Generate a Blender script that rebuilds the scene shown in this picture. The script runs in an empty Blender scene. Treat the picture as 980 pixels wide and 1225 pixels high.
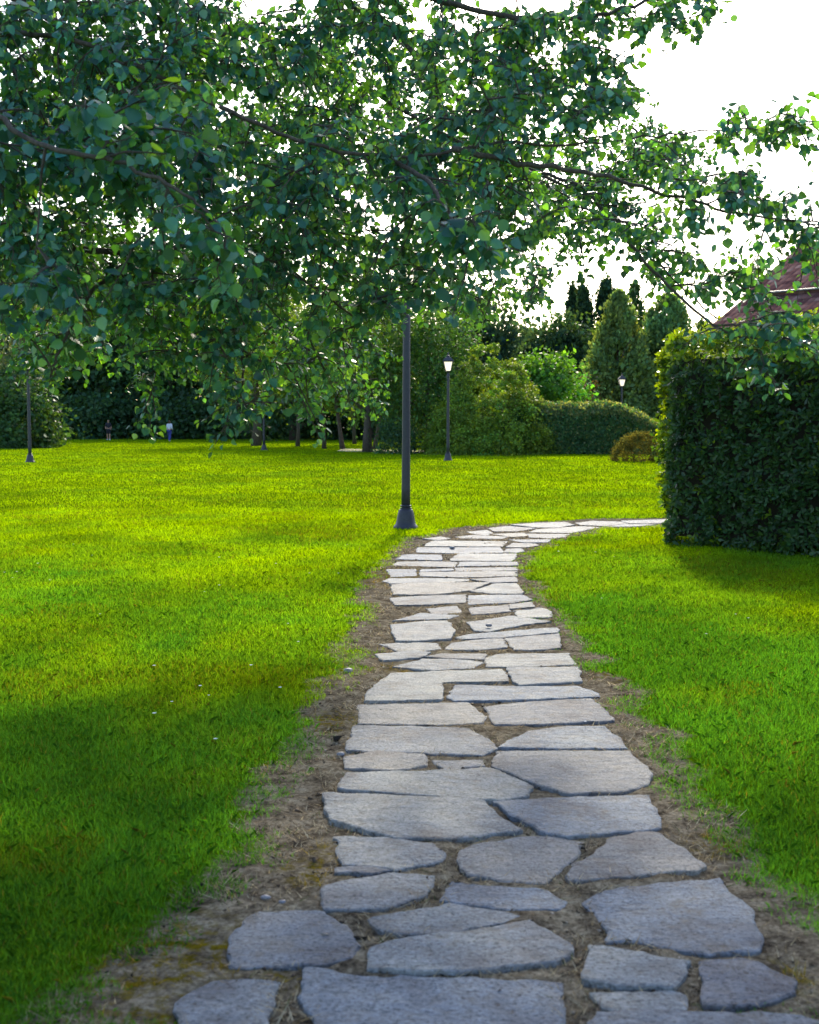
import bpy, bmesh, math, random
import numpy as np
from mathutils import Vector, Matrix

R = math.radians
rng = np.random.default_rng(7)
random.seed(7)
scene = bpy.context.scene
col = scene.collection

# ------------------------------------------------------------------ camera
FPX = 1450.0                      # focal length in pixels of the 980 x 1225 photograph
CAM = np.array([0.0, 0.0, 1.6])
PITCH = math.atan(109.5 / FPX)
cd = bpy.data.cameras.new('camera')
cam = bpy.data.objects.new('camera', cd)
col.objects.link(cam)
cam.location = CAM
cam.rotation_euler = (R(90) - PITCH, 0, 0)
cd.sensor_fit = 'HORIZONTAL'
cd.sensor_width = 36.0
cd.lens = FPX / 980.0 * 36.0
cd.clip_end = 3000
cd.clip_start = 0.05
cd.dof.use_dof = True
cd.dof.focus_distance = 10.5
cd.dof.aperture_fstop = 5.6
scene.camera = cam


def ray(px, py):
    a, b = (px - 490.0) / FPX, (612.5 - py) / FPX
    cp, sp = math.cos(PITCH), math.sin(PITCH)
    return np.array([a, cp + b * sp, -sp + b * cp])


def at(px, py, d):
    """world point a distance d ahead (world Y) seen along the pixel"""
    r = ray(px, py)
    return CAM + r * (d / r[1])


def gp(px, py, z=0.0):
    """point of the ground plane seen at the pixel"""
    r = ray(px, py)
    t = (z - CAM[2]) / r[2]
    return CAM + r * t


# ------------------------------------------------------------------ numpy noise
_perm = rng.random((256, 256))


def vnoise(x, y):
    xi, yi = np.floor(x).astype(int), np.floor(y).astype(int)
    fx, fy = x - xi, y - yi
    fx, fy = fx * fx * (3 - 2 * fx), fy * fy * (3 - 2 * fy)
    g = lambda i, j: _perm[i % 256, j % 256]
    a = g(xi, yi) * (1 - fx) + g(xi + 1, yi) * fx
    b = g(xi, yi + 1) * (1 - fx) + g(xi + 1, yi + 1) * fx
    return a * (1 - fy) + b * fy


def fbm(x, y, o=3):
    s, a, t = 0.0, 0.5, 0.0
    for i in range(o):
        s = s + a * vnoise(x * 2 ** i + 17.3 * i, y * 2 ** i + 9.1 * i)
        t += a
        a *= 0.5
    return s / t


def ground_h(x, y):
    near = np.clip(1 - (y - 20) / 30, 0, 1)
    return (fbm(x * 1.3, y * 1.3) - 0.5) * 0.022 * near - 0.003


# ------------------------------------------------------------------ materials
def new_mat(name):
    m = bpy.data.materials.new(name)
    m.use_nodes = True
    nt = m.node_tree
    nt.nodes.clear()
    out = nt.nodes.new('ShaderNodeOutputMaterial')
    return m, nt, out


def N(nt, t, **kw):
    n = nt.nodes.new(t)
    for k, v in kw.items():
        if k in n.inputs.keys():
            n.inputs[k].default_value = v
        else:
            setattr(n, k, v)
    return n


def ramp(nt, stops, src):
    r = nt.nodes.new('ShaderNodeValToRGB')
    e = r.color_ramp.elements
    while len(e) < len(stops):
        e.new(0.5)
    for el, (p, c) in zip(e, stops):
        el.position = p
        el.color = (*c, 1) if len(c) == 3 else c
    nt.links.new(src, r.inputs[0])
    return r.outputs[0]


def mixc(nt, a, b, fac, mode='MIX'):
    m = nt.nodes.new('ShaderNodeMix')
    m.data_type = 'RGBA'
    m.blend_type = mode
    m.clamp_factor = True
    for s, v in ((6, a), (7, b), (0, fac)):
        if hasattr(v, 'links'):
            nt.links.new(v, m.inputs[s])
        else:
            m.inputs[s].default_value = (*v, 1) if isinstance(v, tuple) and len(v) == 3 else v
    return m.outputs[2]


def leaf_mat(name, gloss_rough=0.4, transl=0.45, tcol=(1.6, 1.5, 0.35), spec=0.4):
    """leaf: base colour from the per-leaf colour attribute, light passes through it with a yellower tint"""
    m, nt, out = new_mat(name)
    at_ = N(nt, 'ShaderNodeAttribute', attribute_name='Col')
    if spec < 0.1:
        p = N(nt, 'ShaderNodeBsdfDiffuse')
        nt.links.new(at_.outputs['Color'], p.inputs['Color'])
    else:
        p = N(nt, 'ShaderNodeBsdfPrincipled')
        p.inputs['Roughness'].default_value = gloss_rough
        p.inputs['Specular IOR Level'].default_value = spec
        nt.links.new(at_.outputs['Color'], p.inputs['Base Color'])
    t = N(nt, 'ShaderNodeBsdfTranslucent')
    tc = mixc(nt, at_.outputs['Color'], (*tcol, 1.0), 1.0, 'MULTIPLY')
    nt.links.new(tc, t.inputs['Color'])
    mx = N(nt, 'ShaderNodeMixShader')
    mx.inputs[0].default_value = transl
    nt.links.new(p.outputs[0], mx.inputs[1])
    nt.links.new(t.outputs[0], mx.inputs[2])
    nt.links.new(mx.outputs[0], out.inputs[0])
    return m


def plain_mat(name, color, rough=0.6, metal=0.0, noise=0.0, nscale=20.0, bump=0.0, spec=0.5):
    m, nt, out = new_mat(name)
    p = N(nt, 'ShaderNodeBsdfPrincipled')
    p.inputs['Roughness'].default_value = rough
    p.inputs['Metallic'].default_value = metal
    p.inputs['Specular IOR Level'].default_value = spec
    p.inputs['Base Color'].default_value = (*color, 1)
    if noise or bump:
        tc = N(nt, 'ShaderNodeTexCoord')
        nz = N(nt, 'ShaderNodeTexNoise', Scale=nscale, Detail=6.0, Roughness=0.65)
        nt.links.new(tc.outputs['Object'], nz.inputs['Vector'])
        if noise:
            lo = tuple(c * (1 - noise) for c in color)
            hi = tuple(min(1, c * (1 + noise)) for c in color)
            nt.links.new(ramp(nt, [(0.3, lo), (0.7, hi)], nz.outputs['Fac']), p.inputs['Base Color'])
        if bump:
            b = N(nt, 'ShaderNodeBump', Strength=bump, Distance=0.02)
            nt.links.new(nz.outputs['Fac'], b.inputs['Height'])
            nt.links.new(b.outputs[0], p.inputs['Normal'])
    nt.links.new(p.outputs[0], out.inputs[0])
    return m


def bark_mat(name, a, b):
    m, nt, out = new_mat(name)
    tc = N(nt, 'ShaderNodeTexCoord')
    mp = N(nt, 'ShaderNodeMapping')
    mp.inputs['Scale'].default_value = (9, 9, 2.2)
    nt.links.new(tc.outputs['Object'], mp.inputs['Vector'])
    nz = N(nt, 'ShaderNodeTexNoise', Scale=3.0, Detail=8.0, Roughness=0.7)
    nt.links.new(mp.outputs[0], nz.inputs['Vector'])
    p = N(nt, 'ShaderNodeBsdfPrincipled', Roughness=0.85)
    nt.links.new(ramp(nt, [(0.35, a), (0.68, b)], nz.outputs['Fac']), p.inputs['Base Color'])
    bm_ = N(nt, 'ShaderNodeBump', Strength=0.8, Distance=0.03)
    nt.links.new(nz.outputs['Fac'], bm_.inputs['Height'])
    nt.links.new(bm_.outputs[0], p.inputs['Normal'])
    nt.links.new(p.outputs[0], out.inputs[0])
    return m


def stone_mat():
    m, nt, out = new_mat('flagstone')
    tc = N(nt, 'ShaderNodeTexCoord')
    oi = N(nt, 'ShaderNodeObjectInfo')
    sh = N(nt, 'ShaderNodeVectorMath', operation='ADD')
    mul = N(nt, 'ShaderNodeMath', operation='MULTIPLY')
    mul.inputs[1].default_value = 37.0
    nt.links.new(oi.outputs['Random'], mul.inputs[0])
    nt.links.new(tc.outputs['Object'], sh.inputs[0])
    nt.links.new(mul.outputs[0], sh.inputs[1])
    big = N(nt, 'ShaderNodeTexNoise', Scale=3.2, Detail=5.0, Roughness=0.6)
    mid = N(nt, 'ShaderNodeTexNoise', Scale=17.0, Detail=8.0, Roughness=0.7)
    fine = N(nt, 'ShaderNodeTexNoise', Scale=75.0, Detail=5.0, Roughness=0.7)
    mp = N(nt, 'ShaderNodeMapping')
    mp.inputs['Scale'].default_value = (1.0, 4.6, 3.0)
    mp.inputs['Rotation'].default_value = (0, 0, .12)
    nt.links.new(sh.outputs[0], mp.inputs['Vector'])
    lay = N(nt, 'ShaderNodeTexNoise', Scale=2.2, Detail=7.0, Roughness=0.62)
    lay.inputs['Distortion'].default_value = 0.6
    nt.links.new(mp.outputs[0], lay.inputs['Vector'])
    for n in (big, mid, fine):
        nt.links.new(sh.outputs[0], n.inputs['Vector'])
    base = ramp(nt, [(0.0, (0.150, 0.155, 0.180)), (0.2, (0.205, 0.220, 0.240)), (0.4, (0.165, 0.193, 0.240)), (0.6, (0.235, 0.245, 0.250)), (0.8, (0.18, 0.19, 0.21)), (1.0, (0.222, 0.216, 0.212))], oi.outputs['Random'])
    c1 = mixc(nt, base, ramp(nt, [(0.36, (0.66, 0.62, 0.62)), (0.5, (0.95, 0.97, 1.0)), (0.64, (1.25, 1.2, 1.12))], big.outputs['Fac']), 0.9, 'MULTIPLY')
    c2 = mixc(nt, c1, ramp(nt, [(0.36, (0.55, 0.53, 0.52)), (0.46, (0.95, 0.95, 0.95)), (0.56, (1.03, 1.03, 1.03)), (0.66, (1.25, 1.22, 1.18))], mid.outputs['Fac']), 0.7, 'MULTIPLY')
    c3 = mixc(nt, c2, ramp(nt, [(0.36, (0.3, 0.3, 0.3)), (0.48, (0.98, 0.98, 0.98)), (0.58, (1.05, 1.05, 1.05)), (0.68, (1.6, 1.6, 1.6))], fine.outputs['Fac']), 0.85, 'MULTIPLY')
    crack = ramp(nt, [(0.43, (1, 1, 1)), (0.452, (0.45, 0.43, 0.41)), (0.475, (1, 1, 1))], lay.outputs['Fac'])
    c4 = mixc(nt, c3, crack, 0.45, 'MULTIPLY')
    stain = N(nt, 'ShaderNodeTexNoise', Scale=6.5, Detail=9.0, Roughness=0.78)
    nt.links.new(sh.outputs[0], stain.inputs['Vector'])
    c4 = mixc(nt, c4, (0.13, 0.10, 0.065), ramp(nt, [(0.54, (0, 0, 0)), (0.72, (0.75, 0.75, 0.75))], stain.outputs['Fac']))
    spots = N(nt, 'ShaderNodeTexNoise', Scale=38.0, Detail=3.0, Roughness=0.6)
    nt.links.new(sh.outputs[0], spots.inputs['Vector'])
    c4 = mixc(nt, c4, (0.05, 0.045, 0.042), ramp(nt, [(0.66, (0, 0, 0)), (0.72, (0.8, 0.8, 0.8))], spots.outputs['Fac']))
    p = N(nt, 'ShaderNodeBsdfPrincipled')
    p.inputs['Specular IOR Level'].default_value = 0.08
    nt.links.new(c4, p.inputs['Base Color'])
    nt.links.new(ramp(nt, [(0.3, (0.55,) * 3), (0.7, (0.8,) * 3)], mid.outputs['Fac']), p.inputs['Roughness'])
    h1 = N(nt, 'ShaderNodeMath', operation='MULTIPLY_ADD')
    h1.inputs[1].default_value = 0.32
    nt.links.new(lay.outputs['Fac'], h1.inputs[0])
    h0 = N(nt, 'ShaderNodeMath', operation='MULTIPLY')
    h0.inputs[1].default_value = 0.5
    nt.links.new(mid.outputs['Fac'], h0.inputs[0])
    nt.links.new(h0.outputs[0], h1.inputs[2])
    h2 = N(nt, 'ShaderNodeMath', operation='MULTIPLY_ADD')
    h2.inputs[1].default_value = 0.12
    nt.links.new(fine.outputs['Fac'], h2.inputs[0])
    nt.links.new(h1.outputs[0], h2.inputs[2])
    b = N(nt, 'ShaderNodeBump', Strength=0.85, Distance=0.04)
    nt.links.new(h2.outputs[0], b.inputs['Height'])
    nt.links.new(b.outputs[0], p.inputs['Normal'])
    nt.links.new(p.outputs[0], out.inputs[0])
    return m


def ground_mat():
    m, nt, out = new_mat('lawn_and_soil')
    tc = N(nt, 'ShaderNodeTexCoord')
    soil = N(nt, 'ShaderNodeAttribute', attribute_name='soil')
    moss = N(nt, 'ShaderNodeAttribute', attribute_name='moss')

    def noise(scale, detail=6.0, rough=0.65):
        n = N(nt, 'ShaderNodeTexNoise', Scale=scale, Detail=detail, Roughness=rough)
        nt.links.new(tc.outputs['Object'], n.inputs['Vector'])
        return n.outputs['Fac']
    g = ramp(nt, [(0.3, (0.075, 0.14, 0.003)), (0.55, (0.10, 0.18, 0.003)), (0.75, (0.13, 0.205, 0.003))], noise(0.9))
    g = mixc(nt, g, ramp(nt, [(0.35, (0.55, 0.6, 0.6)), (0.6, (1.1, 1.1, 1.1))], noise(14.0)), 0.8, 'MULTIPLY')
    s = ramp(nt, [(0.36, (0.07, 0.054, 0.04)), (0.45, (0.20, 0.155, 0.105)), (0.55, (0.35, 0.28, 0.19)), (0.66, (0.47, 0.40, 0.29))], noise(9.0, 9.0, 0.75))
    s = mixc(nt, s, ramp(nt, [(0.36, (0.4, 0.38, 0.36)), (0.6, (1.15, 1.15, 1.15))], noise(60.0, 4.0)), 0.8, 'MULTIPLY')
    ms = ramp(nt, [(0.35, (0.09, 0.07, 0.012)), (0.65, (0.26, 0.18, 0.012))], noise(24.0))
    mf = N(nt, 'ShaderNodeMath', operation='MULTIPLY')
    nt.links.new(moss.outputs['Fac'], mf.inputs[0])
    nt.links.new(ramp(nt, [(0.47, (0, 0, 0)), (0.60, (1, 1, 1))], noise(16.0)), mf.inputs[1])
    s = mixc(nt, s, ms, mf.outputs[0])
    sn = N(nt, 'ShaderNodeMath', operation='MULTIPLY_ADD')
    sn.inputs[1].default_value = 0.9
    nt.links.new(noise(22.0, 5.0), sn.inputs[0])
    nt.links.new(soil.outputs['Fac'], sn.inputs[2])
    c = mixc(nt, g, s, ramp(nt, [(0.62, (0, 0, 0)), (0.86, (1, 1, 1))], sn.outputs[0]))
    p = N(nt, 'ShaderNodeBsdfDiffuse', Roughness=0.6)
    nt.links.new(c, p.inputs['Color'])
    b = N(nt, 'ShaderNodeBump', Strength=0.9, Distance=0.03)
    nt.links.new(noise(28.0, 9.0, 0.75), b.inputs['Height'])
    nt.links.new(b.outputs[0], p.inputs['Normal'])
    nt.links.new(p.outputs[0], out.inputs[0])
    return m


def tile_mat():
    m, nt, out = new_mat('roof_tile')
    uv = N(nt, 'ShaderNodeAttribute', attribute_name='tile_uv')
    sep = N(nt, 'ShaderNodeSeparateXYZ')
    nt.links.new(uv.outputs['Vector'], sep.inputs[0])

    def mth(op, a, b=None):
        n = N(nt, 'ShaderNodeMath', operation=op)
        for i, v in ((0, a), (1, b)):
            if v is None:
                continue
            if hasattr(v, 'links'):
                nt.links.new(v, n.inputs[i])
            else:
                n.inputs[i].default_value = v
        return n.outputs[0]
    u = mth('MULTIPLY', sep.outputs[0], 1 / 0.26)
    v = mth('MULTIPLY', sep.outputs[1], 1 / 0.34)
    cell = N(nt, 'ShaderNodeCombineXYZ')
    nt.links.new(mth('FLOOR', u), cell.inputs[0])
    nt.links.new(mth('FLOOR', v), cell.inputs[1])
    wn = N(nt, 'ShaderNodeTexWhiteNoise')
    nt.links.new(cell.outputs[0], wn.inputs['Vector'])
    c = ramp(nt, [(0.0, (0.085, 0.042, 0.042)), (0.4, (0.135, 0.066, 0.060)), (0.75, (0.19, 0.098, 0.085)), (1.0, (0.26, 0.165, 0.145))], wn.outputs['Value'])
    p = N(nt, 'ShaderNodeBsdfDiffuse', Roughness=0.5)
    nt.links.new(c, p.inputs['Color'])
    hb = mth('ADD', mth('MULTIPLY', mth('ABSOLUTE', mth('SINE', mth('MULTIPLY', u, math.pi))), 0.55), mth('MULTIPLY', mth('SUBTRACT', 1.0, mth('FRACT', v)), 1.3))
    b = N(nt, 'ShaderNodeBump', Strength=1.0, Distance=0.07)
    nt.links.new(hb, b.inputs['Height'])
    nt.links.new(b.outputs[0], p.inputs['Normal'])
    nt.links.new(p.outputs[0], out.inputs[0])
    return m


def glass_mat():
    m, nt, out = new_mat('lantern_glass')
    d = N(nt, 'ShaderNodeBsdfPrincipled', Roughness=0.35)
    d.inputs['Base Color'].default_value = (0.85, 0.84, 0.78, 1)
    t = N(nt, 'ShaderNodeBsdfTranslucent')
    t.inputs['Color'].default_value = (0.92, 0.9, 0.82, 1)
    mx = N(nt, 'ShaderNodeMixShader')
    mx.inputs[0].default_value = 0.72
    nt.links.new(d.outputs[0], mx.inputs[1])
    nt.links.new(t.outputs[0], mx.inputs[2])
    em = N(nt, 'ShaderNodeEmission', Strength=0.28)
    em.inputs['Color'].default_value = (1.0, 0.9, 0.68, 1)
    ad = N(nt, 'ShaderNodeAddShader')
    nt.links.new(mx.outputs[0], ad.inputs[0])
    nt.links.new(em.outputs[0], ad.inputs[1])
    nt.links.new(ad.outputs[0], out.inputs[0])
    return m


M = {
    'ground': ground_mat(),
    'stone': stone_mat(),
    'grass': leaf_mat('grass_blade', 0.6, 0.55, (1.9, 1.5, 0.12), 0.05),
    'straw': leaf_mat('dry_grass_blade', 0.7, 0.3, (1.2, 1.1, 0.9), 0.2),
    'poplar': leaf_mat('poplar_leaf', 0.40, 0.42, (4.6, 2.5, 0.035), 0.5),
    'hedge': leaf_mat('hedge_leaf', 0.3, 0.45, (2.0, 1.6, 0.15), 0.4),
    'tree': leaf_mat('tree_leaf', 0.5, 0.45, (1.9, 1.5, 0.3), 0.3),
    'needle': leaf_mat('conifer_foliage', 0.65, 0.42, (1.7, 1.45, 0.4), 0.05),
    'bark': bark_mat('bark_brown', (0.035, 0.027, 0.022), (0.12, 0.095, 0.075)),
    'bark_grey': bark_mat('bark_grey', (0.06, 0.05, 0.045), (0.20, 0.175, 0.15)),
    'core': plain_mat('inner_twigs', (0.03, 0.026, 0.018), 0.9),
    'iron': plain_mat('painted_iron', (0.030, 0.031, 0.046), 0.5, 0.0, 0.25, 30.0, 0.05),
    'glass': glass_mat(),
    'tile': tile_mat(),
    'plaster': plain_mat('plaster', (0.55, 0.47, 0.36), 0.9, 0, 0.12, 4.0, 0.1),
    'fascia': plain_mat('pale_gutter', (0.24, 0.23, 0.23), 0.5, 0, 0.1, 8.0),
    'clay': plain_mat('terracotta', (0.32, 0.11, 0.06), 0.8, 0, 0.2, 12.0),
    'gravel': plain_mat('gravel', (0.42, 0.34, 0.29), 0.95, 0, 0.25, 30.0, 0.3),
    'pebble': plain_mat('pebble', (0.17, 0.17, 0.20), 0.6, 0, 0.3, 60.0, 0.1),
    'skin': plain_mat('skin', (0.45, 0.25, 0.17), 0.6),
    'hair': plain_mat('brown_hair', (0.05, 0.025, 0.012), 0.6),
    'pale_cloth': plain_mat('pale_lilac_cloth', (0.72, 0.74, 0.92), 0.9),
    'blue_cloth': plain_mat('blue_cloth', (0.05, 0.06, 0.30), 0.9),
    'black_cloth': plain_mat('dark_cloth', (0.02, 0.02, 0.035), 0.9),
    'white_cloth': plain_mat('white_cloth', (0.7, 0.72, 0.8), 0.8),
    'petal': plain_mat('white_petal', (0.8, 0.82, 0.85), 0.7),
}


# ------------------------------------------------------------------ object helpers
def tag(o, label=None, cat=None, group=None, kind=None):
    for k, v in (('label', label), ('category', cat), ('group', group), ('kind', kind)):
        if v:
            o[k] = v
    return o


def empty(name, loc, rz=0.0):
    o = bpy.data.objects.new(name, None)
    o.location = loc
    o.rotation_euler = (0, 0, rz)
    col.objects.link(o)
    return o


def link_mesh(name, me, mat, parent=None, smooth=False):
    if mat:
        me.materials.append(mat)
    o = bpy.data.objects.new(name, me)
    col.objects.link(o)
    if parent:
        o.parent = parent
    if smooth:
        me.polygons.foreach_set('use_smooth', np.ones(len(me.polygons), bool))
    return o


def mesh_np(name, verts, polys_flat, counts, colors=None):
    """mesh from flat numpy arrays; colors: one RGB per vertex"""
    me = bpy.data.meshes.new(name)
    nv, nl, npoly = len(verts), len(polys_flat), len(counts)
    me.vertices.add(nv)
    me.vertices.foreach_set('co', np.ascontiguousarray(verts, np.float32).ravel())
    me.loops.add(nl)
    me.loops.foreach_set('vertex_index', np.ascontiguousarray(polys_flat, np.int32))
    me.polygons.add(npoly)
    st = np.concatenate([[0], np.cumsum(counts)[:-1]]).astype(np.int32)
    me.polygons.foreach_set('loop_start', st)
    if colors is not None:
        a = me.color_attributes.new('Col', 'FLOAT_COLOR', 'POINT')
        c4 = np.ones((nv, 4), np.float32)
        c4[:, :3] = colors
        a.data.foreach_set('color', c4.ravel())
    me.update(calc_edges=True)
    me.validate()
    return me


def norm(v):
    return v / np.maximum(np.linalg.norm(v, axis=-1, keepdims=True), 1e-9)


LEAF = {   # (across, along, lift) and the polygons
    'poplar': (np.array([[0, 0, 0], [.34, .10, .05], [.50, .38, .09], [.36, .70, .05], [0, 1.05, -.06], [-.36, .70, .05], [-.50, .38, .09], [-.34, .10, .05]]), [[0, 1, 2, 3, 4], [0, 4, 5, 6, 7]]),
    'obovate': (np.array([[0, 0, 0], [.13, .35, .02], [.22, .72, .0], [0, 1.0, -.08], [-.22, .72, .0], [-.13, .35, .02]]), [[0, 1, 2, 3], [0, 3, 4, 5]]),
    'rhomb': (np.array([[0, 0, 0], [.36, .5, .06], [0, 1.0, 0], [-.36, .5, .06]]), [[0, 1, 2, 3]]),
    'spray': (np.array([[0, 0, 0], [.17, .45, .03], [0, 1.0, -.05], [-.17, .45, .03]]), [[0, 1, 2, 3]]),
}


def leaves_mesh(name, pos, u, nrm, size, colors, kind):
    """one leaf per position: u = along the leaf, nrm = roughly its face normal"""
    T, polys = LEAF[kind]
    n, k = len(pos), len(T)
    u = norm(u)
    v = norm(np.cross(u, nrm))
    w = np.cross(v, u)
    wv = rng.uniform(.75, 1.15, n)[:, None, None]
    cv = rng.normal(1.0, 1.3, n)[:, None, None]
    V = (pos[:, None, :] + size[:, None, None] * (T[None, :, 0, None] * wv * v[:, None, :] + T[None, :, 1, None] * u[:, None, :] + T[None, :, 2, None] * cv * w[:, None, :])).reshape(-1, 3)
    flat = np.concatenate([np.array(p) for p in polys])
    cnt = np.array([len(p) for p in polys])
    F = (np.arange(n)[:, None] * k + flat[None, :]).ravel()
    C = np.tile(cnt, n)
    return mesh_np(name, V, F, C, np.repeat(colors, k, axis=0))


def var_color(n, base, dv=0.25, dh=0.12, r=rng):
    """per-leaf variation of a leaf colour: brightness and yellow-blue shift"""
    base = np.asarray(base, float)
    v = np.exp(r.normal(0, dv, (n, 1)))
    h = r.normal(0, dh, (n, 1))
    c = base[None, :] * v * np.concatenate([1 + h, 1 + 0.3 * h, 1 - h], axis=1)
    return np.clip(c, 0.001, 0.9)


class Geo:
    """collects quads / polygons and builds one mesh"""
    def __init__(self):
        self.v, self.f = [], []

    def tube(self, pts, rads, n=8, cap=True):
        pts = [np.asarray(p, float) for p in pts]
        rings = []
        prev = None
        for i, p in enumerate(pts):
            t = pts[min(i + 1, len(pts) - 1)] - pts[max(i - 1, 0)]
            t = t / max(np.linalg.norm(t), 1e-9)
            if prev is None:
                a = np.array([1., 0, 0]) if abs(t[0]) < 0.8 else np.array([0, 1., 0])
            else:
                a = prev
            a = a - t * np.dot(a, t)
            a /= max(np.linalg.norm(a), 1e-9)
            prev = a
            b = np.cross(t, a)
            base = len(self.v)
            for k in range(n):
                th = 2 * math.pi * k / n
                self.v.append(p + rads[i] * (math.cos(th) * a + math.sin(th) * b))
            rings.append(base)
        for r0, r1 in zip(rings, rings[1:]):
            for k in range(n):
                self.f.append([r0 + k, r0 + (k + 1) % n, r1 + (k + 1) % n, r1 + k])
        if cap:
            self.f.append([rings[0] + k for k in range(n)][::-1])
            self.f.append([rings[-1] + k for k in range(n)])

    def lathe(self, prof, n=24, c=(0, 0, 0)):
        base = len(self.v)
        for (r, z) in prof:
            for k in range(n):
                th = 2 * math.pi * k / n
                self.v.append(np.array([c[0] + r * math.cos(th), c[1] + r * math.sin(th), c[2] + z]))
        for i in range(len(prof) - 1):
            for k in range(n):
                a, b = base + i * n + k, base + i * n + (k + 1) % n
                self.f.append([a, b, b + n, a + n])
        self.f.append([base + k for k in range(n)][::-1])
        self.f.append([base + (len(prof) - 1) * n + k for k in range(n)])

    def box(self, a, b):
        i = len(self.v)
        for z in (a[2], b[2]):
            for (x, y) in ((a[0], a[1]), (b[0], a[1]), (b[0], b[1]), (a[0], b[1])):
                self.v.append(np.array([x, y, z]))
        for q in ([0, 3, 2, 1], [4, 5, 6, 7], [0, 1, 5, 4], [1, 2, 6, 5], [2, 3, 7, 6], [3, 0, 4, 7]):
            self.f.append([i + k for k in q])

    def poly(self, pts):
        i = len(self.v)
        self.v.extend(np.asarray(p, float) for p in pts)
        self.f.append(list(range(i, i + len(pts))))

    def build(self, name, mat, parent=None, smooth=False):
        me = bpy.data.meshes.new(name)
        me.from_pydata([tuple(p) for p in self.v], [], self.f)
        me.update()
        return link_mesh(name, me, mat, parent, smooth)


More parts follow.
